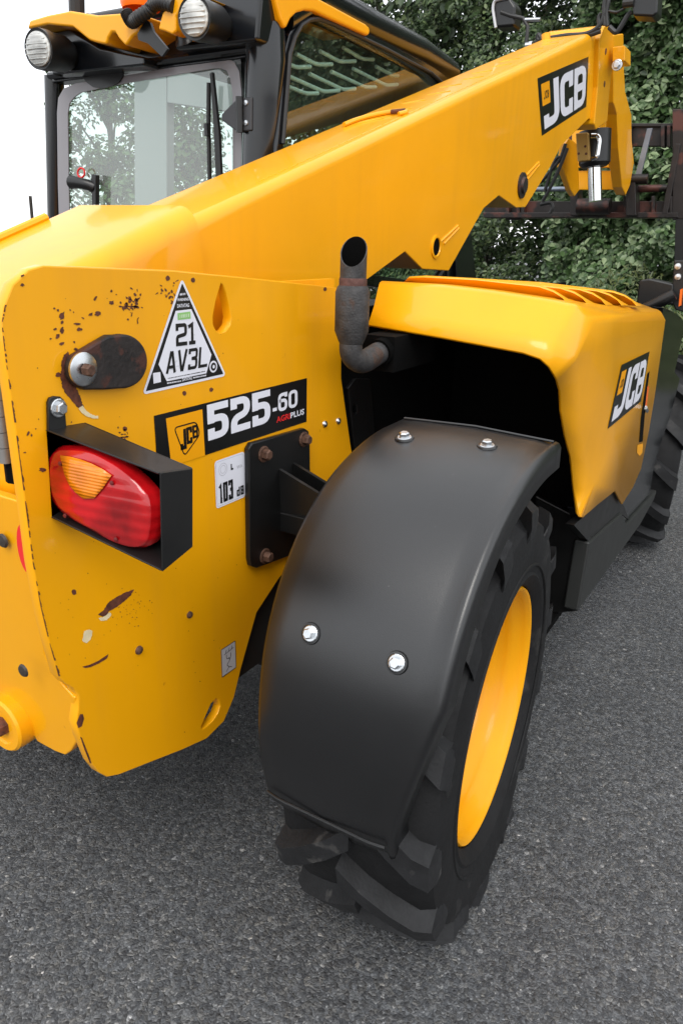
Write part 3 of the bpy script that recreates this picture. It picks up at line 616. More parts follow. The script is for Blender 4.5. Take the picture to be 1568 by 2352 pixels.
# ---- boom
XB = -1.0; XBL = -1.215
ta, tb_ = onX((490, 480), XB), onX((1350, 80), XB); sl_ = (tb_[2] - ta[2]) / (tb_[1] - ta[1])
topz = lambda y: ta[2] + sl_ * (y - ta[1])
yend = onX((1378, 70), XB)[1]
bpx = [(1368, 290), (1352, 272), (1330, 293), (1288, 335), (1262, 385), (1206, 476), (1185, 477), (1145, 449), (1110, 479), (1030, 622), (970, 618), (930, 578), (845, 641), (700, 745)]
prof = [(ta[1] - .25, topz(ta[1] - .25)), (yend, topz(yend))] + [yz(p, XB) for p in bpx] + [(ta[1] - .25, 1.05)]
me = bpy.data.meshes.new('boom'); bm = bmesh.new()
va = [bm.verts.new((XB, a, c_)) for a, c_ in prof]; f = bm.faces.new(va)
ext = bmesh.ops.extrude_face_region(bm, geom=[f]); bmesh.ops.translate(bm, verts=[q for q in ext['geom'] if isinstance(q, bmesh.types.BMVert)], vec=(XBL - XB, 0, 0))
bmesh.ops.recalc_face_normals(bm, faces=bm.faces); bm.edges.ensure_lookup_table()
def istop(e):
    a, c_ = [q.co for q in e.verts]; return abs(a.x - c_.x) < 1e-4 and abs(a.z - topz(a.y)) < 1e-3 and abs(c_.z - topz(c_.y)) < 1e-3
bmesh.ops.bevel(bm, geom=[e for e in bm.edges if istop(e)], offset=.026, segments=6, profile=.5, affect='EDGES')
bmesh.ops.bevel(bm, geom=[e for e in bm.edges if e.calc_face_angle(0) > .6], offset=.002, segments=1, affect='EDGES')
bm.to_mesh(me); bm.free(); boom = bpy.data.objects.new('boom', me); COL.objects.link(boom); finish(boom, YEL, TH, sharp=30)
# casing at the foot of the boom
XC, XCL = -.972, -1.31
ca, cb = onX((185, 609), XC), onX((452, 470), XC); cs = (cb[2] - ca[2]) / (cb[1] - ca[1]); cz = lambda y: cb[2] + cs * (y - cb[1])
y0 = .56
prof = [(y0, cz(y0)), (cb[1], cb[2]), (onX((470, 560), XC)[1], 1.2), (1.3, 1.05), (y0, 1.05)]
me = bpy.data.meshes.new('boom_casing'); bm = bmesh.new(); va = [bm.verts.new((XC, a, c_)) for a, c_ in prof]; f = bm.faces.new(va)
ext = bmesh.ops.extrude_face_region(bm, geom=[f]); bmesh.ops.translate(bm, verts=[q for q in ext['geom'] if isinstance(q, bmesh.types.BMVert)], vec=(XCL - XC, 0, 0)); bmesh.ops.recalc_face_normals(bm, faces=bm.faces)
bmesh.ops.bevel(bm, geom=[e for e in bm.edges if abs(e.verts[0].co.x - e.verts[1].co.x) < 1e-4 and all(abs(q.co.z - cz(q.co.y)) < 1e-3 for q in e.verts)], offset=.04, segments=8, profile=.5, affect='EDGES')
bmesh.ops.bevel(bm, geom=[e for e in bm.edges if e.calc_face_angle(0) > .6], offset=.004, segments=2, affect='EDGES')
bm.to_mesh(me); bm.free(); o = bpy.data.objects.new('boom_casing', me); COL.objects.link(o); finish(o, YEL, TH, sharp=30)
mk('casing_rib', *tube([(XCL + .03, y0, cz(y0) + .004), (XCL + .03, 1.0, cz(1.0) + .004)], .008, 8), YEL, o)
# boom decal
def jcb(par, x, tl, tr, br, bl, name):
    a, b_, c_, d_ = [onX(p, x) for p in (tl, tr, br, bl)]; lift = .0009
    ob = mk(name, [q + EX * lift for q in (a, b_, c_, d_)], [(0, 1, 2, 3)], BLKV, par, smooth=False)
    f2 = lambda s_, t_: (a * (1 - s_) + b_ * s_) * t_ + (d_ * (1 - s_) + c_ * s_) * (1 - t_)
    def wmap(mb, s, x0, y0, cw, hh, gap, t):
        for ch in s:
            for k, (pts, cl) in enumerate(glyph(ch, .62, t)):
                vv, ff = stroke(pts, t, cl == 1, .2); mb.add([f2(x0 + q[0] / .62 * cw, y0 + q[1] * hh) + EX * (lift + .0006 + k * .0002) for q in vv], ff)
            x0 += cw + gap
    mb = MB(); wmap(mb, 'J', .06, .08, .31, .80, 0, .20); wmap(mb, 'C', .395, .08, .27, .80, .025, .20); wmap(mb, 'B', .69, .08, .27, .80, 0, .185)
    mb.obj('decal_letters', WHT, ob, smooth=False)
    mb = MB(); mb.add([f2(*q) + EX * (lift + .0004) for q in [(.05, .50), (.20, .50), (.20, .88), (.05, .88)]], [(0, 1, 2, 3)]); mb.obj('decal_square', YELV, ob, smooth=False)
    mb = MB(); wmap(mb, 'JCB', .085, .60, .025, .14, .008, .2); mb.obj('decal_logo', BLKV, ob, smooth=False)
    return ob
jcb(TH, XB, (1233, 180), (1350, 130), (1345, 245), (1243, 312), 'boom_decal')
# holes, pins and marks on the boom side
for p, r, m in [((1000, 567), .024, SOOT_SHADE)]:
    q = onX(p, XB); mb = MB(); mb.add(*lathe([(.034, 0), (.034, .004), (.027, .005), (.025, .001), (.0001, .0005)], q, EX, 24)); h_ = mb.obj('boss_ring', YEL, boom)
    mb = MB(); mb.add(*lathe([(.025, .0015), (.0001, .0015)], q, EX, 24)); mb.obj('boss_hole', SOOT_SHADE, h_) if False else mb.obj('boss_hole', SOOT_SHADE, boom)  # flat black disc stands for the shade inside the hole
q = onX((1197, 426), XB); mb = MB(); mb.add(*lathe([(.045, 0), (.045, .006), (.030, .008), (.026, .016), (.0001, .016)], q, EX, 24)); mb.obj('boom_pin', RUSTPIN, boom)
for a, c_ in [((1010, 555), (1050, 518)), ((1018, 560), (1052, 524)), ((1208, 402), (1236, 372)), ((1210, 412), (1237, 378))]:
    mk('weld_bead', *tube([onX(a, XB), onX(c_, XB)], .004, 6), YEL, boom)
# rail, and beads shaped to imitate reflection ripples, on the boom's top
tn = unit((0, -sl_, 1)); TP = V((XB, ta[1], ta[2]))
def ont(p, lift=0): return onpl(p, TP + tn * lift, tn)
pts = [ont(p, .006) for p in [(790, 286), (815, 276), (850, 266), (890, 258), (925, 254), (932, 257), (915, 262)]]
mk('weld_rail', *tube(spline(pts, 4), .006, 8), YEL, boom); mk('rail_rust', *tube([ont((898, 257), .008), ont((930, 254), .008)], .006, 8), RUST, boom)
mb = MB()
for k in range(13):
    y = 1.95 + k * .125; x = -1.115 + (k % 2) * .02; p = V((x, y, topz(y))); d = V((.028, .02, .02 * sl_)); mb.add(*tube([p - d, p, p + d + V((.004, -.004, 0))], [.0012, .0022, .0012], 6))
mb.obj('ripple_bead', YEL, boom, kind='stuff')
mb = MB()
for k in range(60):
    y = 1.35 + k * .035; p = V((XB - .034 - random.uniform(0, .003), y, topz(y))); mb.add(*tube([p, p + V((0, .03, .03 * sl_))], .0016, 5))
mb.obj('weld_seam', YEL, boom, kind='stuff')
# boom lower lines
mk('lower_hose', *tube([onX((1000, 640), XB - .04), onX((1040, 580), XB - .04), onX((1075, 530), XB - .04)], .012, 8), HOSE, boom)

# ---- boom head
fl = [(1376, 88), (1387, 60), (1393, 57), (1400, 58), (1408, 83), (1411, 122), (1399, 210), (1394, 280), (1368, 298), (1364, 285), (1372, 200)]
hd = mk('head_flange', *prism([onX(p, XB + .02) for p in fl], (-.25, 0, 0)), YEL, TH, smooth=False, bevel=.006)
for p in [(1390, 118), (1387, 193)]:
    mk('flange_hole', *lathe([(.0001, .0012), (.012, .0012), (.013, 0)], onX(p, XB + .02), EX, 16), RUST, hd)
nk = [(1408, 80), (1431, 77), (1432, 150), (1435, 210), (1449, 262), (1450, 322), (1455, 372), (1446, 426), (1436, 448), (1428, 430), (1419, 340), (1416, 262), (1408, 236)]
nb = V((XB - .01, onX((1420, 260), XB - .01)[1], 0))
neck = mk('head_cheek', *prism([onX(p, XB - .01) for p in nk], (-.055, -.0, 0)), YEL, TH, smooth=False, bevel=.005)
mk('head_inner', *prism([onX(p, XB - .06) for p in [(1399, 219), (1416, 240), (1422, 300), (1424, 345), (1438, 405), (1436, 450), (1402, 362), (1388, 306)]], (-.03, 0, 0)), YEL, TH, smooth=False, bevel=.004)
nl_ = [(1306, 317), (1325, 330), (1330, 436), (1319, 451), (1310, 437), (1291, 383), (1298, 330)]
mk('head_cheek', *prism([onX(p, XB - .2) for p in nl_], (-.03, 0, 0)), YEL, TH, smooth=False, bevel=.004)
yc = 4.08
def bY(name, px_, y, d, m, par=TH, **k): return mk(name, *prism([onY(p, y) for p in px_], (0, d, 0)), m, par, **{'smooth': False, 'bevel': .004, **k})
bY('head_crossplate', [(1318, 392), (1440, 392), (1436, 436), (1322, 436)], 4.72, .02, YEL)
bY('head_back', [(1312, 292), (1405, 292), (1405, 385), (1312, 385)], 4.70, .02, YEL)
bY('head_cap', [(1405, 108), (1434, 104), (1434, 140), (1405, 142)], 3.80, .12, YEL)
hexbolt(onY((1416, 150), 3.79), (0, -1, 0), .016, ZINC, TH)
vb = bY('valve_block', [(1321, 306), (1349, 304), (1353, 368), (1325, 371)], yc - .10, .07, TAN)
for p in [(1343, 336), (1328, 353), (1345, 353)]: mk('valve_port', *lathe([(.0001, .001), (.0055, .001), (.006, 0)], onY(p, yc - .10), (0, -1, 0), 12), RUST, vb)
cyl = mk('crowd_cylinder', *tube([onY((1366, 300), yc), onY((1364, 375), yc), onY((1364, 384), yc)], [.075, .075, .06], 24), BLK, TH)
mk('cylinder_rod', *tube([onY((1364, 380), yc), onY((1366, 462), yc)], .033, 20), CHROME, cyl)
pts = [onY(p, yc - .09) for p in [(1357, 312), (1372, 312), (1376, 322), (1372, 350), (1370, 362), (1358, 365)]]
mk('hydraulic_fitting', *tube(fillet(pts, .02), .011, 10), CHROME, cyl)
# hoses under the boom
for P in [[(1298, 330), (1285, 365), (1262, 395), (1240, 420)], [(1302, 340), (1280, 395), (1258, 440), (1245, 462)], [(1240, 470), (1262, 466), (1268, 476), (1262, 490)], [(1290, 360), (1272, 372), (1250, 440)]]:
    mk('hydraulic_hose', *tube(spline([onY(p, 3.75) for p in P], 5), .0085, 8), HOSE, TH)

# ---- fork carriage
YCAR = 4.9
def cbar(name, x0, y0, x1, y1, yy, d, m=CARR, **k): return bY(name, [(x0, y0), (x1, y0), (x1, y1), (x0, y1)], yy, d, m, **k)
car = cbar('carriage_lower_bar', 1112, 462, 1553, 492, YCAR, .10)
cbar('carriage_lower_flange', 1108, 488, 1556, 500, YCAR - .06, .17)
cbar('carriage_upper_bar', 1300, 290, 1545, 336, YCAR + .04, .05)
cbar('carriage_upper_edge', 1300, 283, 1547, 291, YCAR + .02, .09)
for x in (1440, 1516, 1530): cbar('carriage_rib', x, 288, x + 9, 338, YCAR - .01, .06)
for x in (1160, 1185, 1195, 1430, 1494, 1535): cbar('carriage_web', x, 450, x + 8, 492, YCAR - .05, .06)
cbar('fork_tine', 1543, 250, 1575, 505, YCAR - .05, .07); cbar('fork_tine', 1160, 330, 1192, 505, YCAR + .02, .05)
bY('fork_heel', [(1550, 500), (1580, 500), (1580, 640), (1546, 640)], YCAR - .05, .08, BLK)
bY('carriage_upright', [(1548, 330), (1562, 330), (1532, 492), (1518, 492)], YCAR - .06, .06, CARR)
mk('fork_rod', *tube([onY((1455, 434), YCAR - .03), onY((1570, 431), YCAR - .03)], .020, 12), CARR, TH)
mk('fork_rod', *tube([onY((1150, 436), YCAR - .03), onY((1300, 434), YCAR - .03)], .014, 12), STEELB, TH)
mk('lever', *prism([onY(p, YCAR - .1) for p in [(1485, 295), (1497, 294), (1470, 405), (1457, 405)]], (0, .02, 0)), STEELB, TH, smooth=False)
mk('carriage_pin', *tube([onY((1440, 412), YCAR - .1), onY((1487, 411), YCAR - .1)], .027, 16), CARR, TH)
mk('carriage_pivot', *tube([onY((1326, 474), YCAR - .14), onY((1400, 474), YCAR - .14)], .045, 20), CARR, TH)
bY('carriage_bracket', [(1436, 395), (1457, 400), (1460, 495), (1436, 495)], YCAR - .12, .12, CARR); bY('carriage_bracket', [(1308, 430), (1326, 430), (1326, 495), (1308, 495)], YCAR - .12, .12, CARR)

# ---- lamps and cables on the boom head
YL = 3.55
def lamp_box(name, px_, yy, d, glow=False):
    ob = bY(name, px_, yy, d, BLK, TH, bevel=.012, seg=3); return ob
lm = lamp_box('boom_lamp', [(1131, 2), (1170, -6), (1183, 14), (1180, 60), (1136, 64)], YL, .09)
mk('lamp_rim', *tube(fillet([onY(p, YL - .004) for p in [(1168, -8), (1134, 2), (1131, 20), (1138, 64)]], .02), .007, 8), mat('lamp_bezel', (.45, .45, .46), .3, .5), lm)
mk('lamp_bracket', *tube([onY(p, YL) for p in [(1150, 28), (1172, 36), (1200, 42), (1211, 60), (1208, 100)]], .008, 8), HOSE, lm)
mk('lamp_mount', *tube([onY((1205, 46), YL), onY((1240, 45), YL)], .008, 8), ZINC, lm)
mk('lamp_foot', *tube([onY((1207, 106), YL), onY((1222, 104), YL)], .016, 10), ZINC, lm)
mk('boom_bracket', *tube([onY((1252, 78), YL), onY((1254, 98), YL)], .018, 10), YEL, TH)
lm2 = lamp_box('boom_lamp', [(1447, -30), (1512, -34), (1508, 30), (1498, 38), (1452, 36)], YL, .10)
mk('lamp_neck', *tube([onY((1430, 8), YL), onY((1455, 5), YL)], .016, 10), HOSE, lm2)
for P, r in [([(1222, 102), (1240, 90), (1235, 80), (1236, 92), (1262, 88), (1300, 82), (1345, 78), (1375, 60), (1388, 30)], .010), ([(1388, 58), (1386, 20), (1390, -4), (1396, 2), (1392, 30), (1394, 60)], .009), ([(1398, 62), (1412, 74), (1422, 66), (1440, 36), (1450, 28)], .010),
             ([(1380, 34), (1395, 26), (1415, 28), (1435, 18)], .005), ([(1376, 66), (1374, 40), (1380, 30)], .008), ([(1240, 92), (1290, 84), (1350, 80), (1378, 72)], .009)]:
    mk('lamp_cable', *tube(spline([onY(p, YL + .02) for p in P], 5), r, 8), HOSE, TH)

# ---- engine cover
XE = -.357
rows0 = [((845, 745), 'y', 1.38), ((1000, 771), 'y', 1.38), ((1110, 791), 'y', 1.38), ((1200, 808), 'y', 1.38), ((1240, 822), 'y', 1.385), ((1262, 842), 'y', 1.395), ((1278, 868), 'y', 1.41), ((1287, 900), 'x', -.386), ((1289, 945), 'x', -.386), ((1298, 1001), 'x', -.386), ((1311, 1051), 'x', -.384), ((1318, 1124), 'x', -.380), ((1324, 1180), 'x', -.374)]
rows1 = [((858, 705), 'y', 1.42), ((1000, 728), 'y', 1.42), ((1115, 748), 'y', 1.42), ((1215, 763), 'y', 1.42), ((1270, 777), 'y', 1.425), ((1300, 795), 'y', 1.435), ((1320, 825), 'y', 1.455), ((1328, 880), 'x', -.368), ((1330, 950), 'x', -.368), ((1337, 1010), 'x', -.368), ((1345, 1065), 'x', -.367), ((1340, 1125), 'x', -.366), ((1331, 1188), 'x', -.366)]
rows2 = [((872, 645), 'y', 1.49), ((1010, 652), 'y', 1.49), ((1130, 666), 'y', 1.49), ((1250, 684), 'y', 1.49), ((1318, 697), 'y', 1.50), ((1347, 712), 'y', 1.53), ((1362, 745), 'x', -.360), ((1369, 800), 'x', XE), ((1374, 890), 'x', XE), ((1380, 980), 'x', XE), ((1383, 1045), 'x', XE), ((1365, 1110), 'x', XE), ((1338, 1188), 'x', XE - .001)]
gp = lambda r_: onY(r_[0], r_[2]) if r_[1] == 'y' else onX(r_[0], r_[2])
r0, r1, r2 = [[gp(q) for q in rr] for rr in (rows0, rows1, rows2)]
N_ = len(r0); vv = r0 + r1 + r2; ff = []
for i in range(2):
    for k in range(N_ - 1): ff.append((i * N_ + k, i * N_ + k + 1, (i + 1) * N_ + k + 1, (i + 1) * N_ + k))
fe = [onX(p, XE) for p in [(1527, 735), (1518, 800), (1503, 905), (1489, 990), (1471, 1077), (1452, 1120), (1428, 1158)]]
zig = [onX(p, XE) for p in [(1412, 1127), (1370, 1160)]]
b0 = len(vv); vv += fe + zig
# top sheet: forward edge
fy = fe[0][1] - .03; tops = [V((q[0] - (.02 if k == 0 else 0), fy, 1.145 - .012 * k * (k / 5))) for k, q in enumerate(r2[:5])]
tops += [V((-.372, fy, 1.105))]
t0 = len(vv); vv += tops
for k in range(5): ff.append((2 * N_ + k, 2 * N_ + k + 1, t0 + k + 1, t0 + k))
ff.append((2 * N_ + 5, 2 * N_ + 6, b0, t0 + 5))
side = [2 * N_ + k for k in range(6, N_)] + [b0 + len(fe) + 1, b0 + len(fe)] + [b0 + k for k in range(len(fe) - 1, -1, -1)]
ff.append(tuple(side))
cov = mk('engine_cover', vv, ff, COVER, TH, bevel=.012, seg=3, solid=.006)
cov.modifiers.move(1, 0)
jcb(TH, XE + .0005, (1426, 838), (1490, 807), (1470, 922), (1394, 985), 'cover_decal')
# latch in its slot on the cover's side
mk('latch_slot', [onX(p, XE) + EX * .001 for p in [(1485, 858), (1490, 852), (1482, 915), (1474, 1014), (1466, 1016), (1470, 960)]], [range(6)], SHADE_BLK, cov, smooth=False)
mk('latch_tab', [onX(p, XE) + EX * .002 for p in [(1484, 888), (1488, 886), (1482, 940), (1478, 942)]], [range(4)], ORNG, cov, smooth=False)
mk('latch_pull', *tube([onX((1481, 936), XE + .003), onX((1484, 944), XE + .003)], .006, 8), ZINC, cov)
mk('finger_recess', [onX(p, XE) + EX * .001 for p in [(1462, 1022), (1475, 1018), (1473, 1040), (1467, 1047), (1461, 1040)]], [range(5)], YELV, cov, smooth=False)
# louvre fins on top
zt_ = lambda x, y: 1.186 - .05 * (y - 1.49) - .10 * max(0, x + .55)
for k in range(5):
    y = 1.56 + k * .115; xr = -.43 + .012 * k; xl = -.80 + .0 * k
    pr_ = [(y + .028, -.004), (y + .008, .016), (y - .004, .023), (y + .004, .027), (y + .03, .022), (y + .075, .003)]
    vs_, fs = [], []
    st_ = [(xl, .0), (xl + .02, .85), (xl + .06, 1), (-.62, 1), (xr - .05, 1), (xr - .02, .8), (xr, .45), (xr + .012, 0)]
    for x, s_ in st_:
        vs_ += [V((x, a, zt_(x, a) + c_ * s_ - .004)) for a, c_ in pr_]
    for i in range(len(st_) - 1):
        fs += [(i * 6 + j, i * 6 + j + 1, (i + 1) * 6 + j + 1, (i + 1) * 6 + j) for j in range(5)]
    mk('louvre_fin', vs_, fs, COVER, cov, sharp=50)
    mk('louvre_slot', [V((xl + .02, y - .035, zt_(xl, y) + .002)), V((xr - .03, y - .035, zt_(xr, y) + .004)), V((xr - .03, y + .012, zt_(xr, y) + .0045)), V((xl + .02, y + .012, zt_(xl, y) + .0025))], [range(4)], mat('slot_shade', (.02, .010, .003), .8) if k == 0 else bpy.data.materials['slot_shade'], cov, smooth=False)  # flat dark strips: shade painted into the louvre gaps
# engine bay walls and black panels
bay = MB(); bay.add(*boxv(-.83, -.82, 1.34, 3.0, .4, 1.14)); bay.add(*boxv(-.82, -.40, 1.95, 1.97, .3, 1.10)); bay.add(*boxv(-.82, -.42, 1.6, 1.97, .30, .32))
bay.obj('engine_bay', SHADE_BLK, TH, smooth=False)
XS = -.372
pan = [onX(p, XS) for p in [(1330, 1170), (1400, 1100), (1470, 1000), (1505, 860), (1522, 706), (1545, 716), (1575, 742)]]
pan += [V((XS, 3.0, 1.02)), V((XS, 2.95, .85))] + [onX(p, XS) for p in [(1560, 870), (1540, 950), (1512, 1031), (1500, 1075), (1492, 1130), (1440, 1215), (1352, 1250)]]
mk('front_side_panel', *prism(pan, (-.03, 0, 0)), GLOSS, TH, smooth=False, bevel=.006)
sk = [onX(p, -.362) for p in [(1353, 1246), (1427, 1179), (1439, 1204), (1508, 1126), (1500, 1150), (1468, 1208), (1326, 1405)]]
mk('side_skirt', *prism(sk, (-.04, 0, 0)), SKIRT, TH, smooth=False, bevel=.006)
rf = [onX((1353, 1246), -.365), onX((1326, 1405), -.365)]
mk('skirt_end', *prism([rf[0], rf[1], rf[1] + V((-.10, .02, -.05)), rf[0] + V((-.16, .0, .10)), rf[0] + V((-.02, -.01, .06))], (0, .03, 0)), BLK, TH, smooth=False, bevel=.006)
mk('skirt_ledge', *prism([onX(p, -.369) for p in [(1317, 1206), (1412, 1124), (1430, 1158), (1445, 1195), (1428, 1182), (1353, 1246)]], (-.02, 0, 0)), BLK, TH, smooth=False)

# ---- exhaust
XX = -.72
e_t, e_s1, e_s0 = onX((815, 572), XX), onX((811, 655), XX), onX((806, 765), XX)
ex = V((e_s0[0], (e_s0[1] + e_s1[1]) / 2, 0)); at = lambda z: ex + EZ * z
z1, z0 = e_s1[2], e_s0[2]; rs_ = .0318
sil = mk('silencer', *lathe([(.021, z0 - .022), (.0255, z0 - .012), (rs_, z0 + .004), (rs_, z1 - .012), (rs_ - .003, z1 - .004), (.0255, z1), (.0255, z1 + .004)], ex, EZ, 32), EXH, TH, sharp=50)
mk('collar', *lathe([(.0257, z1 - .002), (.0257, z1 + .010), (.0245, z1 + .013)], ex, EZ, 28), EXHR, sil)
# tailpipe with a slanted mouth facing back
n = 28; zc = e_t[2]; rp_ = .0243; vv = []
tilt = V((.35, -.94))
for rr_, lo in ((rp_, 1), (rp_, 0), (rp_ - .002, 0)):
    for k in range(n):
        a = 2 * math.pi * k / n; c_, s_ = math.cos(a), math.sin(a); z = z1 + .005 if lo else zc - .004 - (c_ * tilt[0] + s_ * tilt[1]) * rp_ * 1.05
        vv.append(ex + V((rr_ * c_, rr_ * s_, z)))
ff = [(i * n + k, i * n + (k + 1) % n, (i + 1) * n + (k + 1) % n, (i + 1) * n + k) for i in range(2) for k in range(n)]
mk('tailpipe', vv, ff, EXH, sil, sharp=50)
mk('soot_lining', vv[2 * n:] + [ex + V(((rp_ - .002) * math.cos(2 * math.pi * k / n), (rp_ - .002) * math.sin(2 * math.pi * k / n), z1 + .01)) for k in range(n)], [(k, (k + 1) % n, n + (k + 1) % n, n + k) for k in range(n)], SOOT_SHADE, sil)
mk('pipe_bore', *lathe([(.0215, z1 + .02), (.0001, z1 + .02)], ex, EZ, 20), SOOT_SHADE, sil)
p3 = onX((845, 832), XX + .0); el = [at(z0 - .012), at(z0 - .032), at(z0 - .044) + V((.002, .008, -.002)), at(z0 - .054) + V((.006, .028, -.002)), at(z0 - .055) + V((.008, .05, .0)), at(z0 - .053) + V((.008, .08, .004)), at(z0 - .051) + V((.008, .105, .006))]
mk('exhaust_elbow', *tube(spline(el, 5), .022, 20), EXH, sil)
mk('elbow_clamp', *tube([at(z0 - .052) + V((.008, .095, .005)), at(z0 - .050) + V((.008, .115, .006))], .027, 18), SOOT_SHADE, sil); mk('manifold_block', *boxv(ex[0] - .035, ex[0] + .035, ex[1] + .11, ex[1] + .30, z0 - .085, z0 - .015), SHADE_BLK, sil, smooth=False)

# ---- mudguard
gprof = [(.785, .405), (.770, .45), (.757, .53), (.757, .61), (.772, .70), (.805, .78), (.855, .85), (.925, .91), (1.01, .948), (1.10, .968), (1.19, .972)]
gp_ = [V(p[1:]) for p in spline([(0, *p) for p in gprof], 4)]
cen = V((1.18, .45)); vv, ff = [], []; XI, XO = -.60, -.30
for i, p in enumerate(gp_):
    z = p[1]; tq = gp_[min(i + 1, len(gp_) - 1)] - gp_[max(i - 1, 0)]; nn = unit(V((-tq[1], tq[0])));
    if nn @ (p - cen) < 0: nn = -nn
    xo = XO - max(0, min(1, (.70 - z) / .25)) * .058 if p[1] < .70 and p[0] < .9 else XO
    xi = XI
    for x, d in [(xi, -.045), (xi, -.012), (xi + .003, -.004), (xi + .010, .0), (xi + .04, .003), ((xi + xo) / 2, .007), (xo - .04, .003), (xo - .016, 0), (xo - .010, .003), (xo - .004, .001), (xo, -.006), (xo + .001, -.040)]:
        q = p + nn * d; vv.append(V((x, q[0], q[1])))
W_ = 12
for i in range(len(gp_) - 1):
    ff += [(i * W_ + k, i * W_ + k + 1, (i + 1) * W_ + k + 1, (i + 1) * W_ + k) for k in range(W_ - 1)]
mg = mk('mudguard', vv, ff, GUARD, TH, sharp=60, solid=.004)
# rolled bead along the tail and front lips
lip = [V((x, gp_[3][0] - .006 - (.004 if 0 < k < 8 else 0), gp_[3][1])) for k, x in enumerate(np.linspace(XI + .012, XO - .072, 9))]
mk('guard_bead', *tube(spline(lip, 3), .0026, 8), GUARD, mg)
mk('guard_bead', *tube([V((x, 1.185, .9745 + .006 * (1 - abs(x + .45) / .15))) for x in np.linspace(XI + .014, XO - .012, 9)], .002, 8), GUARD, mg)
def gn(p):
    k = min(range(1, len(gp_) - 1), key=lambda i: np.linalg.norm(gp_[i] - V(p))); tq = gp_[k + 1] - gp_[k - 1]; nn = unit(V((-tq[1], tq[0]))); nn = nn if nn @ (gp_[k] - cen) > 0 else -nn
    return gp_[k], nn
for x, pp in [(-.530, (1.078, .963)), (-.394, (1.095, .966)), (-.517, (.782, .735)), (-.377, (.782, .742))]:
    g0, nn = gn(pp); pos = V((x, g0[0] + nn[0] * .0055, g0[1] + nn[1] * .0055)); n3 = V((0, *nn))
    bt = hexbolt(pos, n3, .0085, ZINC, mg)
    mk('bolt_dish', *lathe([(.0165, .0), (.0155, .0028), (.013, .0032), (.0122, .001)], pos - n3 * .001, n3, 20), GUARD, mg)

# ---- wheels
def make_wheel():
    W2, R0 = .140, .383
    KS = 1.045; wh = bpy.data.objects.new('wheel', None); COL.objects.link(wh); wh.empty_display_size = .2
    prof = [(.2575, -.108), (.262, -.130), (.30, -.142), (.335, -.143), (.365, -.136), (R0 - .004, -.115), (R0, -.06), (R0 + .002, 0), (R0, .06), (R0 - .004, .115), (.365, .136), (.335, .143), (.30, .142), (.285, .138), (.28, .141), (.2625, .130), (.258, .125), (.2575, .108)]
    mb = MB(); mb.add(*lathe(prof, (0, 0, 0), (1, 0, 0), 96))
    lg = MB(); NL = 14; stn = [(-.012, 0, .413), (.03, .10, .414), (.075, .19, .413), (.115, .265, .410), (.139, .31, .398), (.1445, .335, .372), (.1435, .35, .352)]
    for sgn in (1, -1):
        for k in range(NL):
            a0 = 2 * math.pi * (k + (.5 if sgn < 0 else 0)) / NL; vs_, fs = [], []
            for i, (x, a, r) in enumerate(stn):
                wdt = (.042, .042, .044, .047, .052, .052, .046)[i]; base = (R0 - .01) if i < 4 else (.36, .335, .325)[i - 4]
                sh = (.137, .135, .131)[i - 4] if i >= 4 else x
                for (dw_, top) in ((-wdt * .62, 0), (-wdt * .5, 1), (wdt * .5, 1), (wdt * .72, 0)):
                    rr_ = r if top else base; aa = a0 - a + dw_ / .40; xx = (x if top else sh) * sgn
                    vs_.append(V((xx, rr_ * math.sin(aa), rr_ * math.cos(aa))))
            for i in range(len(stn) - 1):
                fs += [(i * 4 + j, i * 4 + j + 1, (i + 1) * 4 + j + 1, (i + 1) * 4 + j) for j in range(3)]
            e_ = len(vs_) - 4; fs += [(0, 1, 2, 3), (e_, e_ + 1, e_ + 2, e_ + 3)]
            lg.add(vs_, fs)
    def load(v):                                     # grow the carcass, then flatten and bulge it where it carries the weight
        r = math.hypot(v[1], v[2]); k = 1 + (KS - 1) * max(0, min(1, (r - .27) / .06)); x, y, z = v[0], v[1] * k, v[2] * k
        if z < -.36: x *= 1 + .10 * min(1, (-.36 - z) / .05)
        elif z < -.2: x *= 1 + .10 * max(0, (-.2 - z) / .16) ** 2
        return (x, y, max(z, -.4075))
    mb.v = [load(v) for v in mb.v]; lg.v = [load(v) for v in lg.v]
    lg.obj('tread', RUBW, wh, smooth=True, bevel=.004, seg=2)
    mb.obj('tyre', RUB, wh, sharp=38, bevel=0)
    rb = MB()                                        # raised sidewall rib and lettering blocks
    rb.add(*lathe([(.300, .1415), (.302, .1445), (.306, .1445), (.308, .1415)], (0, 0, 0), (1, 0, 0), 72))
    rb.obj('sidewall_rib', RUB, wh)
    rim = MB(); rim.add(*lathe([(.256, .107), (.2562, .120), (.2525, .126), (.2465, .124), (.241, .112), (.237, .100), (.226, .093), (.222, .080), (.2205, .066), (.210, .058), (.205, .045), (.203, .02), (.190, .0), (.17, -.012), (.12, -.012), (.11, .0), (.0001, .0)], (0, 0, 0), (1, 0, 0), 72))
    rim.add(*lathe([(.203, .02), (.203, -.11), (.25, -.118)], (0, 0, 0), (1, 0, 0), 72))
    rim.obj('rim', RIM, wh, sharp=50)
    hb = MB(); hb.add(*lathe([(.085, -.01), (.085, .03), (.06, .045), (.0001, .045)], (0, 0, 0), (1, 0, 0), 28))
    for k in range(6):
        a = k * math.pi / 3; hb.add(*lathe([(.011, -.005), (.011, .016), (.0001, .018)], (0, .14 * math.sin(a), .14 * math.cos(a)), (1, 0, 0), 6))
    hb.obj('hub', BLK, wh)
    return wh
W0 = make_wheel()
def place(wobj, loc, rz):
    wobj.parent = TH; wobj.matrix_parent_inverse = Matrix.Translation(-TH.location); wobj.location = loc; wobj.rotation_euler = (0, 0, rz)
kids = list(W0.children)
for c_ in kids: c_.matrix_parent_inverse = Matrix.Identity(4)
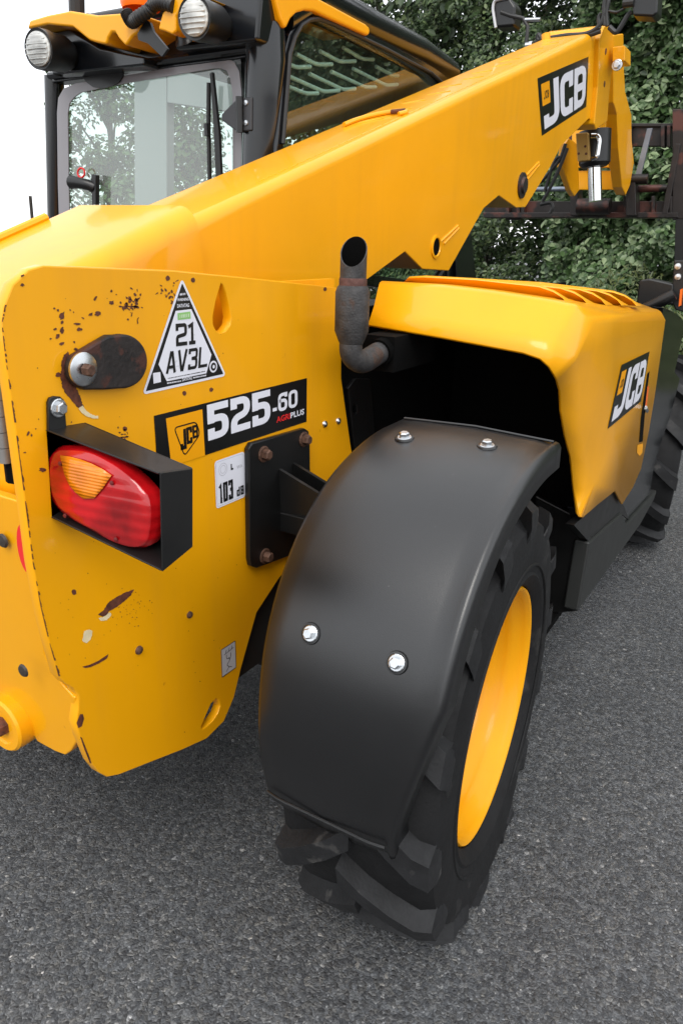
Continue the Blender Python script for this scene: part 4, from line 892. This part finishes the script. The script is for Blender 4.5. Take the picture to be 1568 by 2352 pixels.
place(W0, (-.486, 1.205, .408), R_(4.6))
for loc, rz in [((-.535, 3.52, .408), R_(12)), ((-2.02, 1.205, .408), R_(186)), ((-2.02, 3.50, .408), R_(180))]:
    c_ = W0.copy(); COL.objects.link(c_); place(c_, loc, rz)
    for k in kids:
        d_ = k.copy(); COL.objects.link(d_); d_.parent = c_; d_.matrix_parent_inverse = Matrix.Identity(4)
mk('rear_axle', *tube([(-1.95, 1.205, .41), (-.58, 1.205, .41)], .07, 16), BLK, TH); mk('front_axle', *tube([(-1.95, 3.5, .41), (-.56, 3.5, .41)], .07, 16), BLK, TH)

# ---- cab
YR = 1.72; XCR, XL = -1.27, -2.17
def rearz(p): return onY(p, YR)
mk('cab_rear_header', *prism([onY(p, YR) for p in [(118, 172), (600, 108), (602, 128), (565, 132), (540, 137), (120, 190)]], (0, .05, 0)), GLOSS, TH, smooth=False, bevel=.004)
mk('header_gutter', *tube([onY((114, 174), YR - .01), onY((590, 110), YR - .01)], .010, 10), GLOSS, TH)
mk('cab_left_post', *tube([onY((125, 176), YR + .03), onY((128, 340), YR + .03), onY((132, 560), YR + .03), onY((140, 900), YR + .03)], .030, 14), GLOSS, TH)
pz = [onY((607, 60), YR + .02), onY((610, 140), YR + .02), onY((604, 230), YR + .02), onY((598, 330), YR + .02), onY((590, 600), YR + .02)]
mk('cab_rear_pillar', *tube(pz, [.052, .052, .050, .050, .052], 18), GLOSS, TH)
mk('hinge_post', *prism([onY(p, YR + .03) for p in [(552, 140), (585, 120), (580, 400), (545, 400)]], (0, .03, 0)), BLK, TH, smooth=False, bevel=.004)
# rear window: toned glass with a grey printed border
gl_ = [onY(p, YR + .005)[[0, 2]] for p in [(138, 520), (135, 420), (133, 260), (136, 225), (148, 204), (175, 192), (300, 172), (500, 137), (522, 135), (540, 142), (551, 165), (556, 210), (556, 420), (556, 620), (138, 640)]]
inn = [onY(p, YR + .005)[[0, 2]] for p in [(162, 520), (160, 420), (158, 262), (162, 238), (172, 224), (190, 212), (300, 190), (490, 158), (508, 157), (522, 163), (530, 180), (536, 215), (536, 420), (536, 600), (162, 620)]]
mk('rear_window_border', *sheet([(-a[0], a[1]) for a in gl_], [[(-a[0], a[1]) for a in inn]], (0, YR + .002, 0), (-1, 0, 0), EZ, (0, -1, 0), .004, .0005), FRIT, TH)
rw = mk('rear_window', [V((a[0], YR + .010, a[1])) for a in gl_], [range(len(gl_))], GLASS, TH, smooth=False)
mk('window_visor', [V(onY(p, YR - .004)) for p in [(190, 178), (284, 163), (282, 175), (274, 188), (258, 198), (236, 203), (214, 200), (200, 190)]], [range(8)], BLK, TH, smooth=False, solid=.004)
wp = mk('wiper_arm', *prism([onY(p, YR - .03) for p in [(482, 168), (487, 166), (502, 300), (508, 420), (496, 420), (490, 280)]], (0, .01, 0)), HOSE, TH, smooth=False)
mk('wiper_blade', *tube([onY((480, 190), YR - .015), onY((479, 290), YR - .012), onY((482, 430), YR - .01)], .006, 8), HOSE, wp); mk('wiper_joint', *tube([onY((474, 284), YR - .02), onY((476, 312), YR - .02)], .008, 8), BLK, wp)
hg = bY('window_hinge', [(508, 262), (540, 230), (546, 225), (578, 222), (577, 300), (548, 303), (540, 300), (508, 276)], YR - .035, .02, mat('hinge_plastic', (.035, .036, .04), .5))
mk('hinge_barrel', *tube([onY((550, 222), YR - .04), onY((551, 304), YR - .04)], .010, 12), BLK, hg)
for y in (236, 282): mk('hinge_screw', *lathe([(.0001, .004), (.006, .003), (.007, 0)], onY((565, y), YR - .035), (0, -1, 0), 12), ZINC, hg)
lt = mk('window_latch', *tube([onY((165, 418), YR - .03), onY((182, 420), YR - .03), onY((205, 425), YR - .02), onY((216, 430), YR - .01)], [.020, .016, .016, .018], 14), BLK, TH)
mk('latch_lever', *prism([onY(p, YR - .02) for p in [(210, 400), (220, 402), (220, 470), (212, 470)]], (0, .015, 0)), BLK, lt, smooth=False)
rg = [onY((187 + 8 * math.cos(a), 397 + 11 * math.sin(a)), YR - .01) for a in np.linspace(0, 6.283, 17)]; mk('latch_ring', *tube(rg, .003, 6, cap=False), REDV, lt)
# side window and frame
so = [yz(p, XCR) for p in [(632, 620), (636, 330), (648, 200), (654, 120), (664, 78), (682, 48), (702, 32), (725, 27), (760, 36), (880, 92), (1000, 155), (1030, 178), (1045, 200), (1100, 700)]]
si = [yz(p, XCR) for p in [(648, 600), (652, 330), (662, 200), (668, 130), (678, 90), (692, 62), (708, 50), (728, 46), (760, 58), (880, 116), (985, 172), (1008, 190), (1018, 205), (1050, 660)]]
mk('side_window_frame', *sheet(so, [si], V((XCR, 0, 0)), EY, EZ, EX, .04, .004), GLOSS, TH)
mk('side_window_seal', *tube([onX(p, XCR + .004) for p in [(650, 330), (660, 200), (666, 125), (677, 86), (692, 58), (710, 46), (730, 43), (762, 54), (885, 112), (990, 168), (1014, 190)]], .006, 8), HOSE, TH)
mk('side_window', [V((XCR - .02, a, c_)) for a, c_ in si], [range(len(si))], GLASSD, TH, smooth=False)
mk('cab_top_rail', *tube([onX(p, XCR - .03) for p in [(640, 40), (720, -12), (850, 60), (960, 118), (1030, 170)]], .045, 14), GLOSS, TH)
# roof
zr = onX((720, 20), XCR)[2]
mk('cab_roof', *boxv(XL, XCR - .06, YR + .06, 2.75, zr + .0, zr + .045), BLK, TH, smooth=False, bevel=.02, seg=3)
mk('roof_fascia', *prism([V(onY(p, YR)) for p in [(116, 168), (150, 120), (260, 60), (400, 30), (590, 0), (600, 112)]], (0, .06, 0)), GLOSS, TH, smooth=False, bevel=.01)
mk('roof_trim', *prism([onX(p, XCR + .02) for p in [(618, -40), (632, 0), (645, 45), (655, 66), (660, 62), (668, 44), (682, 30), (702, 24), (722, 26), (845, 82), (850, 78), (850, 64), (840, 54), (730, -6), (690, -40)]], (-.20, 0, 0)), COVER, TH, smooth=False, bevel=.008)
YT = 1.60
mk('roof_cap', *prism([onY(p, YT) for p in [(62, 66), (68, 46), (110, 34), (160, 24), (222, 34), (300, 28), (345, 40), (330, 66), (304, 84), (288, 106), (272, 88), (264, 74), (256, 74), (248, 88), (244, 102), (222, 98), (204, 92), (168, 62), (110, 56)]], (0, .16, 0)), COVER, TH, smooth=False, bevel=.010, seg=3)
mk('roof_cap', *prism([onY(p, YT - .02) for p in [(362, 68), (372, 30), (400, -10), (440, -14), (470, -10), (420, 10), (404, 40), (404, 72), (396, 80), (378, 72)]], (0, .16, 0)), COVER, TH, smooth=False, bevel=.006)
mk('roof_shroud', *prism([onY(p, YT + .06) for p in [(90, 78), (160, 66), (230, 110), (330, 130), (330, 150), (120, 172)]], (0, .10, 0)), GLOSS, TH, smooth=False, bevel=.006)
mk('roof_shroud', *prism([onY(p, YT + .06) for p in [(440, -20), (600, -20), (590, 95), (400, 115), (400, 80)]], (0, .08, 0)), GLOSS, TH, smooth=False, bevel=.01)
def worklamp(c_px, rpx, y):
    c_ = onY(c_px, y); dep = (RW.T @ (c_ - ORG))[2]; r = rpx / FPX * dep; ax = unit((.12, -1, -.06))
    b_ = mk('work_lamp', *lathe([(r * .86, -.004), (r * 1.02, -.002), (r * 1.04, -.03), (r * .98, -.045), (r * .95, -.09), (r * .7, -.12), (.0001, -.125)], c_, ax, 36), BLK, TH)
    rows = MB(); n = 8
    mk('lamp_lens', *lathe([(.0001, .006), (r * .3, .0055), (r * .6, .004), (r * .85, .0), (r * .87, -.006)], c_, ax, 36), CLEARL, b_)
    u, v, t = frame_of(ax)
    for k in range(-3, 4):
        hw = r * math.sqrt(max(0, .8 ** 2 - (k * .24) ** 2)); p = c_ + EZ * (k * .24 * r) + t * (.006 - .004 * abs(k) / 3)
        ux = unit(np.cross(EZ, t)); mk('lens_rib', *tube([p - ux * hw, p + t * .001, p + ux * hw], r * .035, 6), CLEARL, b_)
    return b_
worklamp((87, 112), 41, YT - .06); worklamp((445, 40), 44, YT - .06)
mk('lamp_bracket', *prism([onY(p, YT) for p in [(316, 78), (334, 44), (345, 52), (352, 72), (385, 112), (372, 130), (340, 100), (318, 92)]], (0, .008, 0)), BLK, TH, smooth=False)
mk('beacon', *lathe([(.05, 0), (.055, .01), (.052, .09), (.04, .11), (.0001, .115)], onY((325, 22), YT + .12), EZ, 28), ORNG, TH)
hp = [onY(p, YT - .02) for p in [(290, 28), (298, 44), (305, 50), (318, 40), (345, 22), (352, 12), (372, 6), (400, 14)]]
mk('corrugated_hose', *tube(spline(hp, 8), [.0145 + .0022 * (k % 2) for k in range(len(spline(hp, 8)))], 12), HOSE, TH)
mk('aerial_base', *tube([onY((177, 30), YT + .1), onY((176, -20), YT + .1)], .022, 10), HOSE, TH)
mk('roof_bolt', *lathe([(.0001, .02), (.016, .02), (.022, .006), (.03, 0)], onY((428, 92), YT + .04), (0, -.6, .8), 16), BLK, TH)
# cab interior
bY('interior_pillar', [(308, 120), (382, 110), (384, 700), (310, 700)], 2.70, .05, GREYP); bY('interior_header', [(384, 100), (560, 80), (560, 262), (384, 236)], 2.70, .05, GREYP)
mk('interior_post', *boxv(-2.44, -2.42, 2.3, 2.33, .9, 1.8), GREYP, TH, smooth=False) if False else None
mk('seat_back', *prism([(-1.90, 2.05, .85), (-1.52, 2.05, .85), (-1.54, 2.10, 1.30), (-1.62, 2.12, 1.36), (-1.80, 2.12, 1.36), (-1.88, 2.10, 1.30)], (0, .10, 0)), mat('seat_fabric', (.05, .052, .055), .9), TH, smooth=False, bevel=.03, seg=3)
mk('cab_floor', *boxv(XL, XCR - .03, YR + .04, 2.85, .60, .64), BLK, TH, smooth=False); mk('cab_lower_rear', *boxv(XL, XCR, YR + .01, YR + .04, .60, 1.12), BLK, TH, smooth=False)
mk('cab_front_post', *tube([(XCR - .03, 2.8, 1.78), (XCR - .03, 2.95, .9)], .03, 12), GLOSS, TH); mk('cab_front_post', *tube([(XL + .03, 2.75, 1.82), (XL + .03, 2.9, .9)], .03, 12), GLOSS, TH)
SIL = mat('bar_silver', (.88, .95, .91), .4)
XG = -1.335
Zs = lambda a, c_: ((600 + a / 2.851) * .9186, (c_ / 2.851) * .9186)
for (a, c_, e_, g_, h_, i_) in [(350, 458, 400, 480, 500, 476), (400, 385, 545, 460, 655, 458), (570, 365, 710, 440, 820, 436), (735, 340, 870, 420, 950, 424), (350, 545, 600, 655, 705, 645), (495, 527, 735, 640, 820, 632), (650, 510, 890, 622, 965, 620), (805, 490, 1040, 608, 1120, 602), (968, 474, 1080, 536, 1125, 540), (345, 618, 470, 668, 555, 665)]:
    P = [onX(Zs(*q), XG) for q in ((a, c_), (e_, g_), (h_, i_))]
    mk('guard_bar', *tube(fillet(P, .02), .0055, 8), SIL, TH)
mk('shade_backing', *prism([onX(p, -1.40) for p in [(640, 130), (700, 60), (760, 60), (1000, 170), (1040, 215), (900, 250), (640, 320)]], (-.01, 0, 0)), mat('interior_shade', (.010, .022, .018), .6, var=.5, vscale=20), TH, smooth=False)  # dark sheet added behind the bars to darken the cab interior
mk('interior_headlining', *boxv(XL + .02, XCR - .08, 1.80, 2.72, 1.845, 1.86), mat('headlining', (.05, .055, .05), .9), TH, smooth=False)

# ---- front mirror and lamp bracket on the right wing
YM = 2.75
mr = bY('wing_mirror', [(1465, 650), (1470, 643), (1490, 640), (1545, 652), (1545, 700), (1464, 704), (1461, 690)], YM, .07, BLK, TH, bevel=.02, seg=4)
mk('mirror_arm', *tube([onY((1470, 712), YM - .03), onY((1520, 690), YM - .03), onY((1548, 676), YM - .03)], [.016, .02, .018], 12), BLK, mr)
bY('mirror_post', [(1546, 598), (1580, 598), (1580, 720), (1550, 712), (1540, 690)], YM + .01, .03, BLK)
mk('indicator', *prism([onY(p, YM - .01) for p in [(1561, 665), (1566, 663), (1562, 702), (1557, 704)]], (.0, .02, 0)), ORNG, TH, smooth=False)
for y in (612, 636): mk('mirror_bolt', *lathe([(.0001, .008), (.010, .007), (.012, 0)], onY((1556, y), YM + .01), (0, -1, 0), 10), ZINC, TH)

# ---------------------------------------------------------------- loose stone chips on the asphalt
ch = MB()
for k in range(330):
    x, y = random.uniform(-3.5, 2.4), random.uniform(.25, 5.5); s_ = .0012 + .0022 * random.random() ** 2.5
    P = [V((x + s_ * random.uniform(.6, 1.3) * math.cos(a + .5), y + s_ * random.uniform(.6, 1.3) * math.sin(a + .5), .0005)) for a in (0, 1.25, 2.5, 3.8, 5)]
    ch.add(P + [V((x, y, s_ * .9))], [(i, (i + 1) % 5, 5) for i in range(5)])
ch.obj('stone_chips', mat('stone_chip', (.42, .40, .38), .7, var=.35, vscale=3), None, smooth=False, kind='stuff')

# ---------------------------------------------------------------- vegetation
def leaves(name, P, Nrm, size, m, parent=None, asp=.62, kind=None):
    """P leaf centres, Nrm facing; each leaf is a folded kite of 2 quads"""
    n = len(P); Nrm = Nrm / np.linalg.norm(Nrm, axis=1, keepdims=True)
    t = rng.normal(size=(n, 3)); t -= Nrm * (t * Nrm).sum(1, keepdims=True); t /= np.linalg.norm(t, axis=1, keepdims=True); b = np.cross(Nrm, t)
    s = (size * rng.uniform(.45, 1.5, n))[:, None]
    e = b * s * asp * .5; up = Nrm * s
    ring = [P - t * s * .5, P - t * s * .22 + e * .85 + up * .07, P + t * s * .12 + e * .8 + up * .06, P + t * s * .5 - up * .10, P + t * s * .12 - e * .8 + up * .06, P - t * s * .22 - e * .85 + up * .07]
    vv = np.stack(ring, 1).reshape(-1, 3); k = np.arange(n)[:, None] * 6
    f = np.concatenate([k + [0, 3, 2], k + [0, 2, 1], k + [0, 4, 3], k + [0, 5, 4]], 1).reshape(-1, 3)
    me = bpy.data.meshes.new(name); me.vertices.add(len(vv)); me.vertices.foreach_set('co', vv.astype(np.float32).ravel())
    me.loops.add(f.size); me.loops.foreach_set('vertex_index', f.astype(np.int32).ravel()); me.polygons.add(len(f)); me.polygons.foreach_set('loop_start', np.arange(0, f.size, 3, dtype=np.int32))
    me.update(calc_edges=True); me.validate(); o = bpy.data.objects.new(name, me); COL.objects.link(o); me.materials.append(m)
    if parent is not None: o.parent = parent; o.matrix_parent_inverse = parent_inv(parent)
    if kind: o['kind'] = kind
    return o
def tree(name, label, base, height, spread, crown0, nleaf, lsize, lm_, group=None, clumps=26, cat='tree', seedpts=None, flat=1.0):
    e = bpy.data.objects.new(name, None); COL.objects.link(e); e.location = base; e['label'] = label; e['category'] = cat
    if group: e['group'] = group
    B = V(base); tr = MB(); top = B + V((random.uniform(-.3, .3), random.uniform(-.3, .3), height * .9))
    tr.add(*tube(spline([B - EZ * .05, B + (top - B) * .3 + V((random.uniform(-.1, .1), 0, 0)), B + (top - B) * .65, top], 4), list(np.linspace(height * .022 + .03, .015, 13)), 8))
    cs_ = []
    for k in range(clumps):
        a = random.uniform(0, 6.283); z = crown0 + (height - crown0) * random.random() ** .8; f_ = (z - crown0) / (height - crown0); rad = spread * math.sqrt(max(.05, 1 - (2 * f_ - .75) ** 2 * .6)) * random.uniform(.45, 1)
        c_ = B + V((rad * math.cos(a), rad * math.sin(a) * flat, z)); cs_.append(c_)
        j = B + (top - B) * min(.95, max(.15, (z - height * .18) / height)); tr.add(*tube([j, (j + c_) / 2 + EZ * .1, c_], [height * .006 + .008, height * .004 + .006, .006], 5))
    tr.obj('trunk', BARK, e)
    cs_ = np.array(cs_); idx = rng.integers(0, len(cs_), nleaf); rc = spread * (.58 if spread < 1.5 else .42) * rng.uniform(.6, 1.15, len(cs_))
    d = rng.normal(size=(nleaf, 3)); d /= np.linalg.norm(d, axis=1, keepdims=True); rad = rc[idx] * rng.uniform(.25, 1, nleaf) ** .5
    P = cs_[idx] + d * rad[:, None] * np.array([1, 1, .8]); P[:, 2] = np.maximum(P[:, 2], .08)
    leaves('crown', P, d + np.array([0, -.2, .7]) + rng.normal(size=(nleaf, 3)) * .5, lsize, lm_, e)
    return e
# the hedge of big pale-backed leaves along the yard's edge
def hedge(name, label, x0, x1, y, h, nleaf, ls, lm_, cat='hedge', thick=1.2):
    e = bpy.data.objects.new(name, None); COL.objects.link(e); e.location = ((x0 + x1) / 2, y, 0); e['label'] = label; e['category'] = cat
    st = MB()
    for k in range(int((x1 - x0) * 3)):
        x = random.uniform(x0, x1); yy = y + random.uniform(.5, 1.0); st.add(*tube(spline([(x, yy, -.05), (x + random.uniform(-.2, .2), yy, h * .4), (x + random.uniform(-.5, .5), yy - .2, h * .92)], 3), [.016] * 4 + [.012, .01, .006], 5))
    st.obj('stems', BARK, e, kind='stuff')
    X = rng.uniform(x0, x1, nleaf); Z = rng.uniform(.05, h, nleaf)
    wob = .35 * np.sin(X * 2.3 + 1.3 * np.sin(Z * 1.9)) + .28 * np.sin(Z * 3.1 + X * 1.1) + .16 * np.sin(X * 6.1 + Z * 4.7) + .12 * np.sin(Z * 8.3 - X * 5.2)
    depth = np.where(rng.random(nleaf) < .75, rng.exponential(.16, nleaf), rng.uniform(.5, 1.2, nleaf)); Y = y - .1 + wob * .6 + depth; Z = Z * (1 + .06 * np.sin(X * 3) + .05 * np.sin(X * 7.7))
    gap = np.sin(X * 4.3 + 2 * np.sin(Z * 2.7)) * np.sin(Z * 4.9 + X * 2.2); Y += np.where(gap > .62, .35, 0)
    P = np.stack([X, Y, Z], 1); Nn = np.stack([rng.normal(0, .45, nleaf), -np.ones(nleaf) * .8, rng.uniform(.1, 1.1, nleaf)], 1)
    leaves('foliage', P, Nn, np.where(depth > .45, ls * 1.6, ls), lm_, e)
    return e
hedge('leafy_hedge', 'tall dense hedge of broad pale-backed leaves behind the fork carriage', -2.6, 6.0, 8.2, 5.0, 125000, .078, LEAF_H)
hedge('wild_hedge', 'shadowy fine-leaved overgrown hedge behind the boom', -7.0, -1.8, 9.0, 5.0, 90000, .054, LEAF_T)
# dark wall of shade behind: tree line
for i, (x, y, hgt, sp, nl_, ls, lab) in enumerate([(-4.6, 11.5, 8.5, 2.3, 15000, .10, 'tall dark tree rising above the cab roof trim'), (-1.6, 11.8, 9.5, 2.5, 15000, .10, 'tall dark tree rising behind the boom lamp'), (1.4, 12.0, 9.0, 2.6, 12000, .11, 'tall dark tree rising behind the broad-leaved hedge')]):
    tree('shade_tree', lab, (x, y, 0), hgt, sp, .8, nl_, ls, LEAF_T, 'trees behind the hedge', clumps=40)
# weeds at the hedge foot
wx = 15000; X = rng.uniform(-5.5, 3.5, wx); Zw = rng.random(wx) ** 1.6 * (.75 + .35 * np.sin(X * 3.1)) ; P = np.stack([X, 7.3 + rng.uniform(0, .9, wx), .02 + Zw], 1)
leaves('weeds', P, np.stack([rng.normal(0, .7, wx), -np.ones(wx) * .7, rng.uniform(0, 1, wx)], 1), .06, LEAF_W, None, .3, 'stuff')
# trees seen through the cab
q = ray((235, 330)); q = q / q[1]
tree('broadleaf_tree', 'pale green broadleaf tree seen through the cab rear window', (q[0] * 12.5, 12.5, 0), 5.2, .9, .8, 9000, .10, LEAF_L, clumps=26)
q = ray((250, 440)); q = q / q[1]
tree('green_bush', 'bright green bush low in the cab rear window', (q[0] * 8, 8, 0), 2.0, .55, .4, 3000, .09, LEAF_L, clumps=14, cat='bush')
q = ray((430, 330)); q = q / q[1]
tree('broadleaf_tree', 'light green tree filling the hinge side of the cab rear window', (q[0] * 13, 13, 0), 4.6, 1.2, .6, 8000, .11, LEAF_L, clumps=26)
q = ray((500, 30)); q = q / q[1]
# thin leaning post in the distance
pb = onY((78, 540), 6.5); pt = onY((70, 450), 6.5)
d_ = (pb - pt) / (pt[2] - pb[2]); foot = pt + d_ * (pt[2] + .02)
m_ = MB(); m_.add(*tube([foot, pt], .020, 10)); o = m_.obj('post', mat('weathered_wood', (.035, .028, .022), .9, var=.3), None); o['label'] = 'thin dark leaning post against the white sky'; o['category'] = 'post'
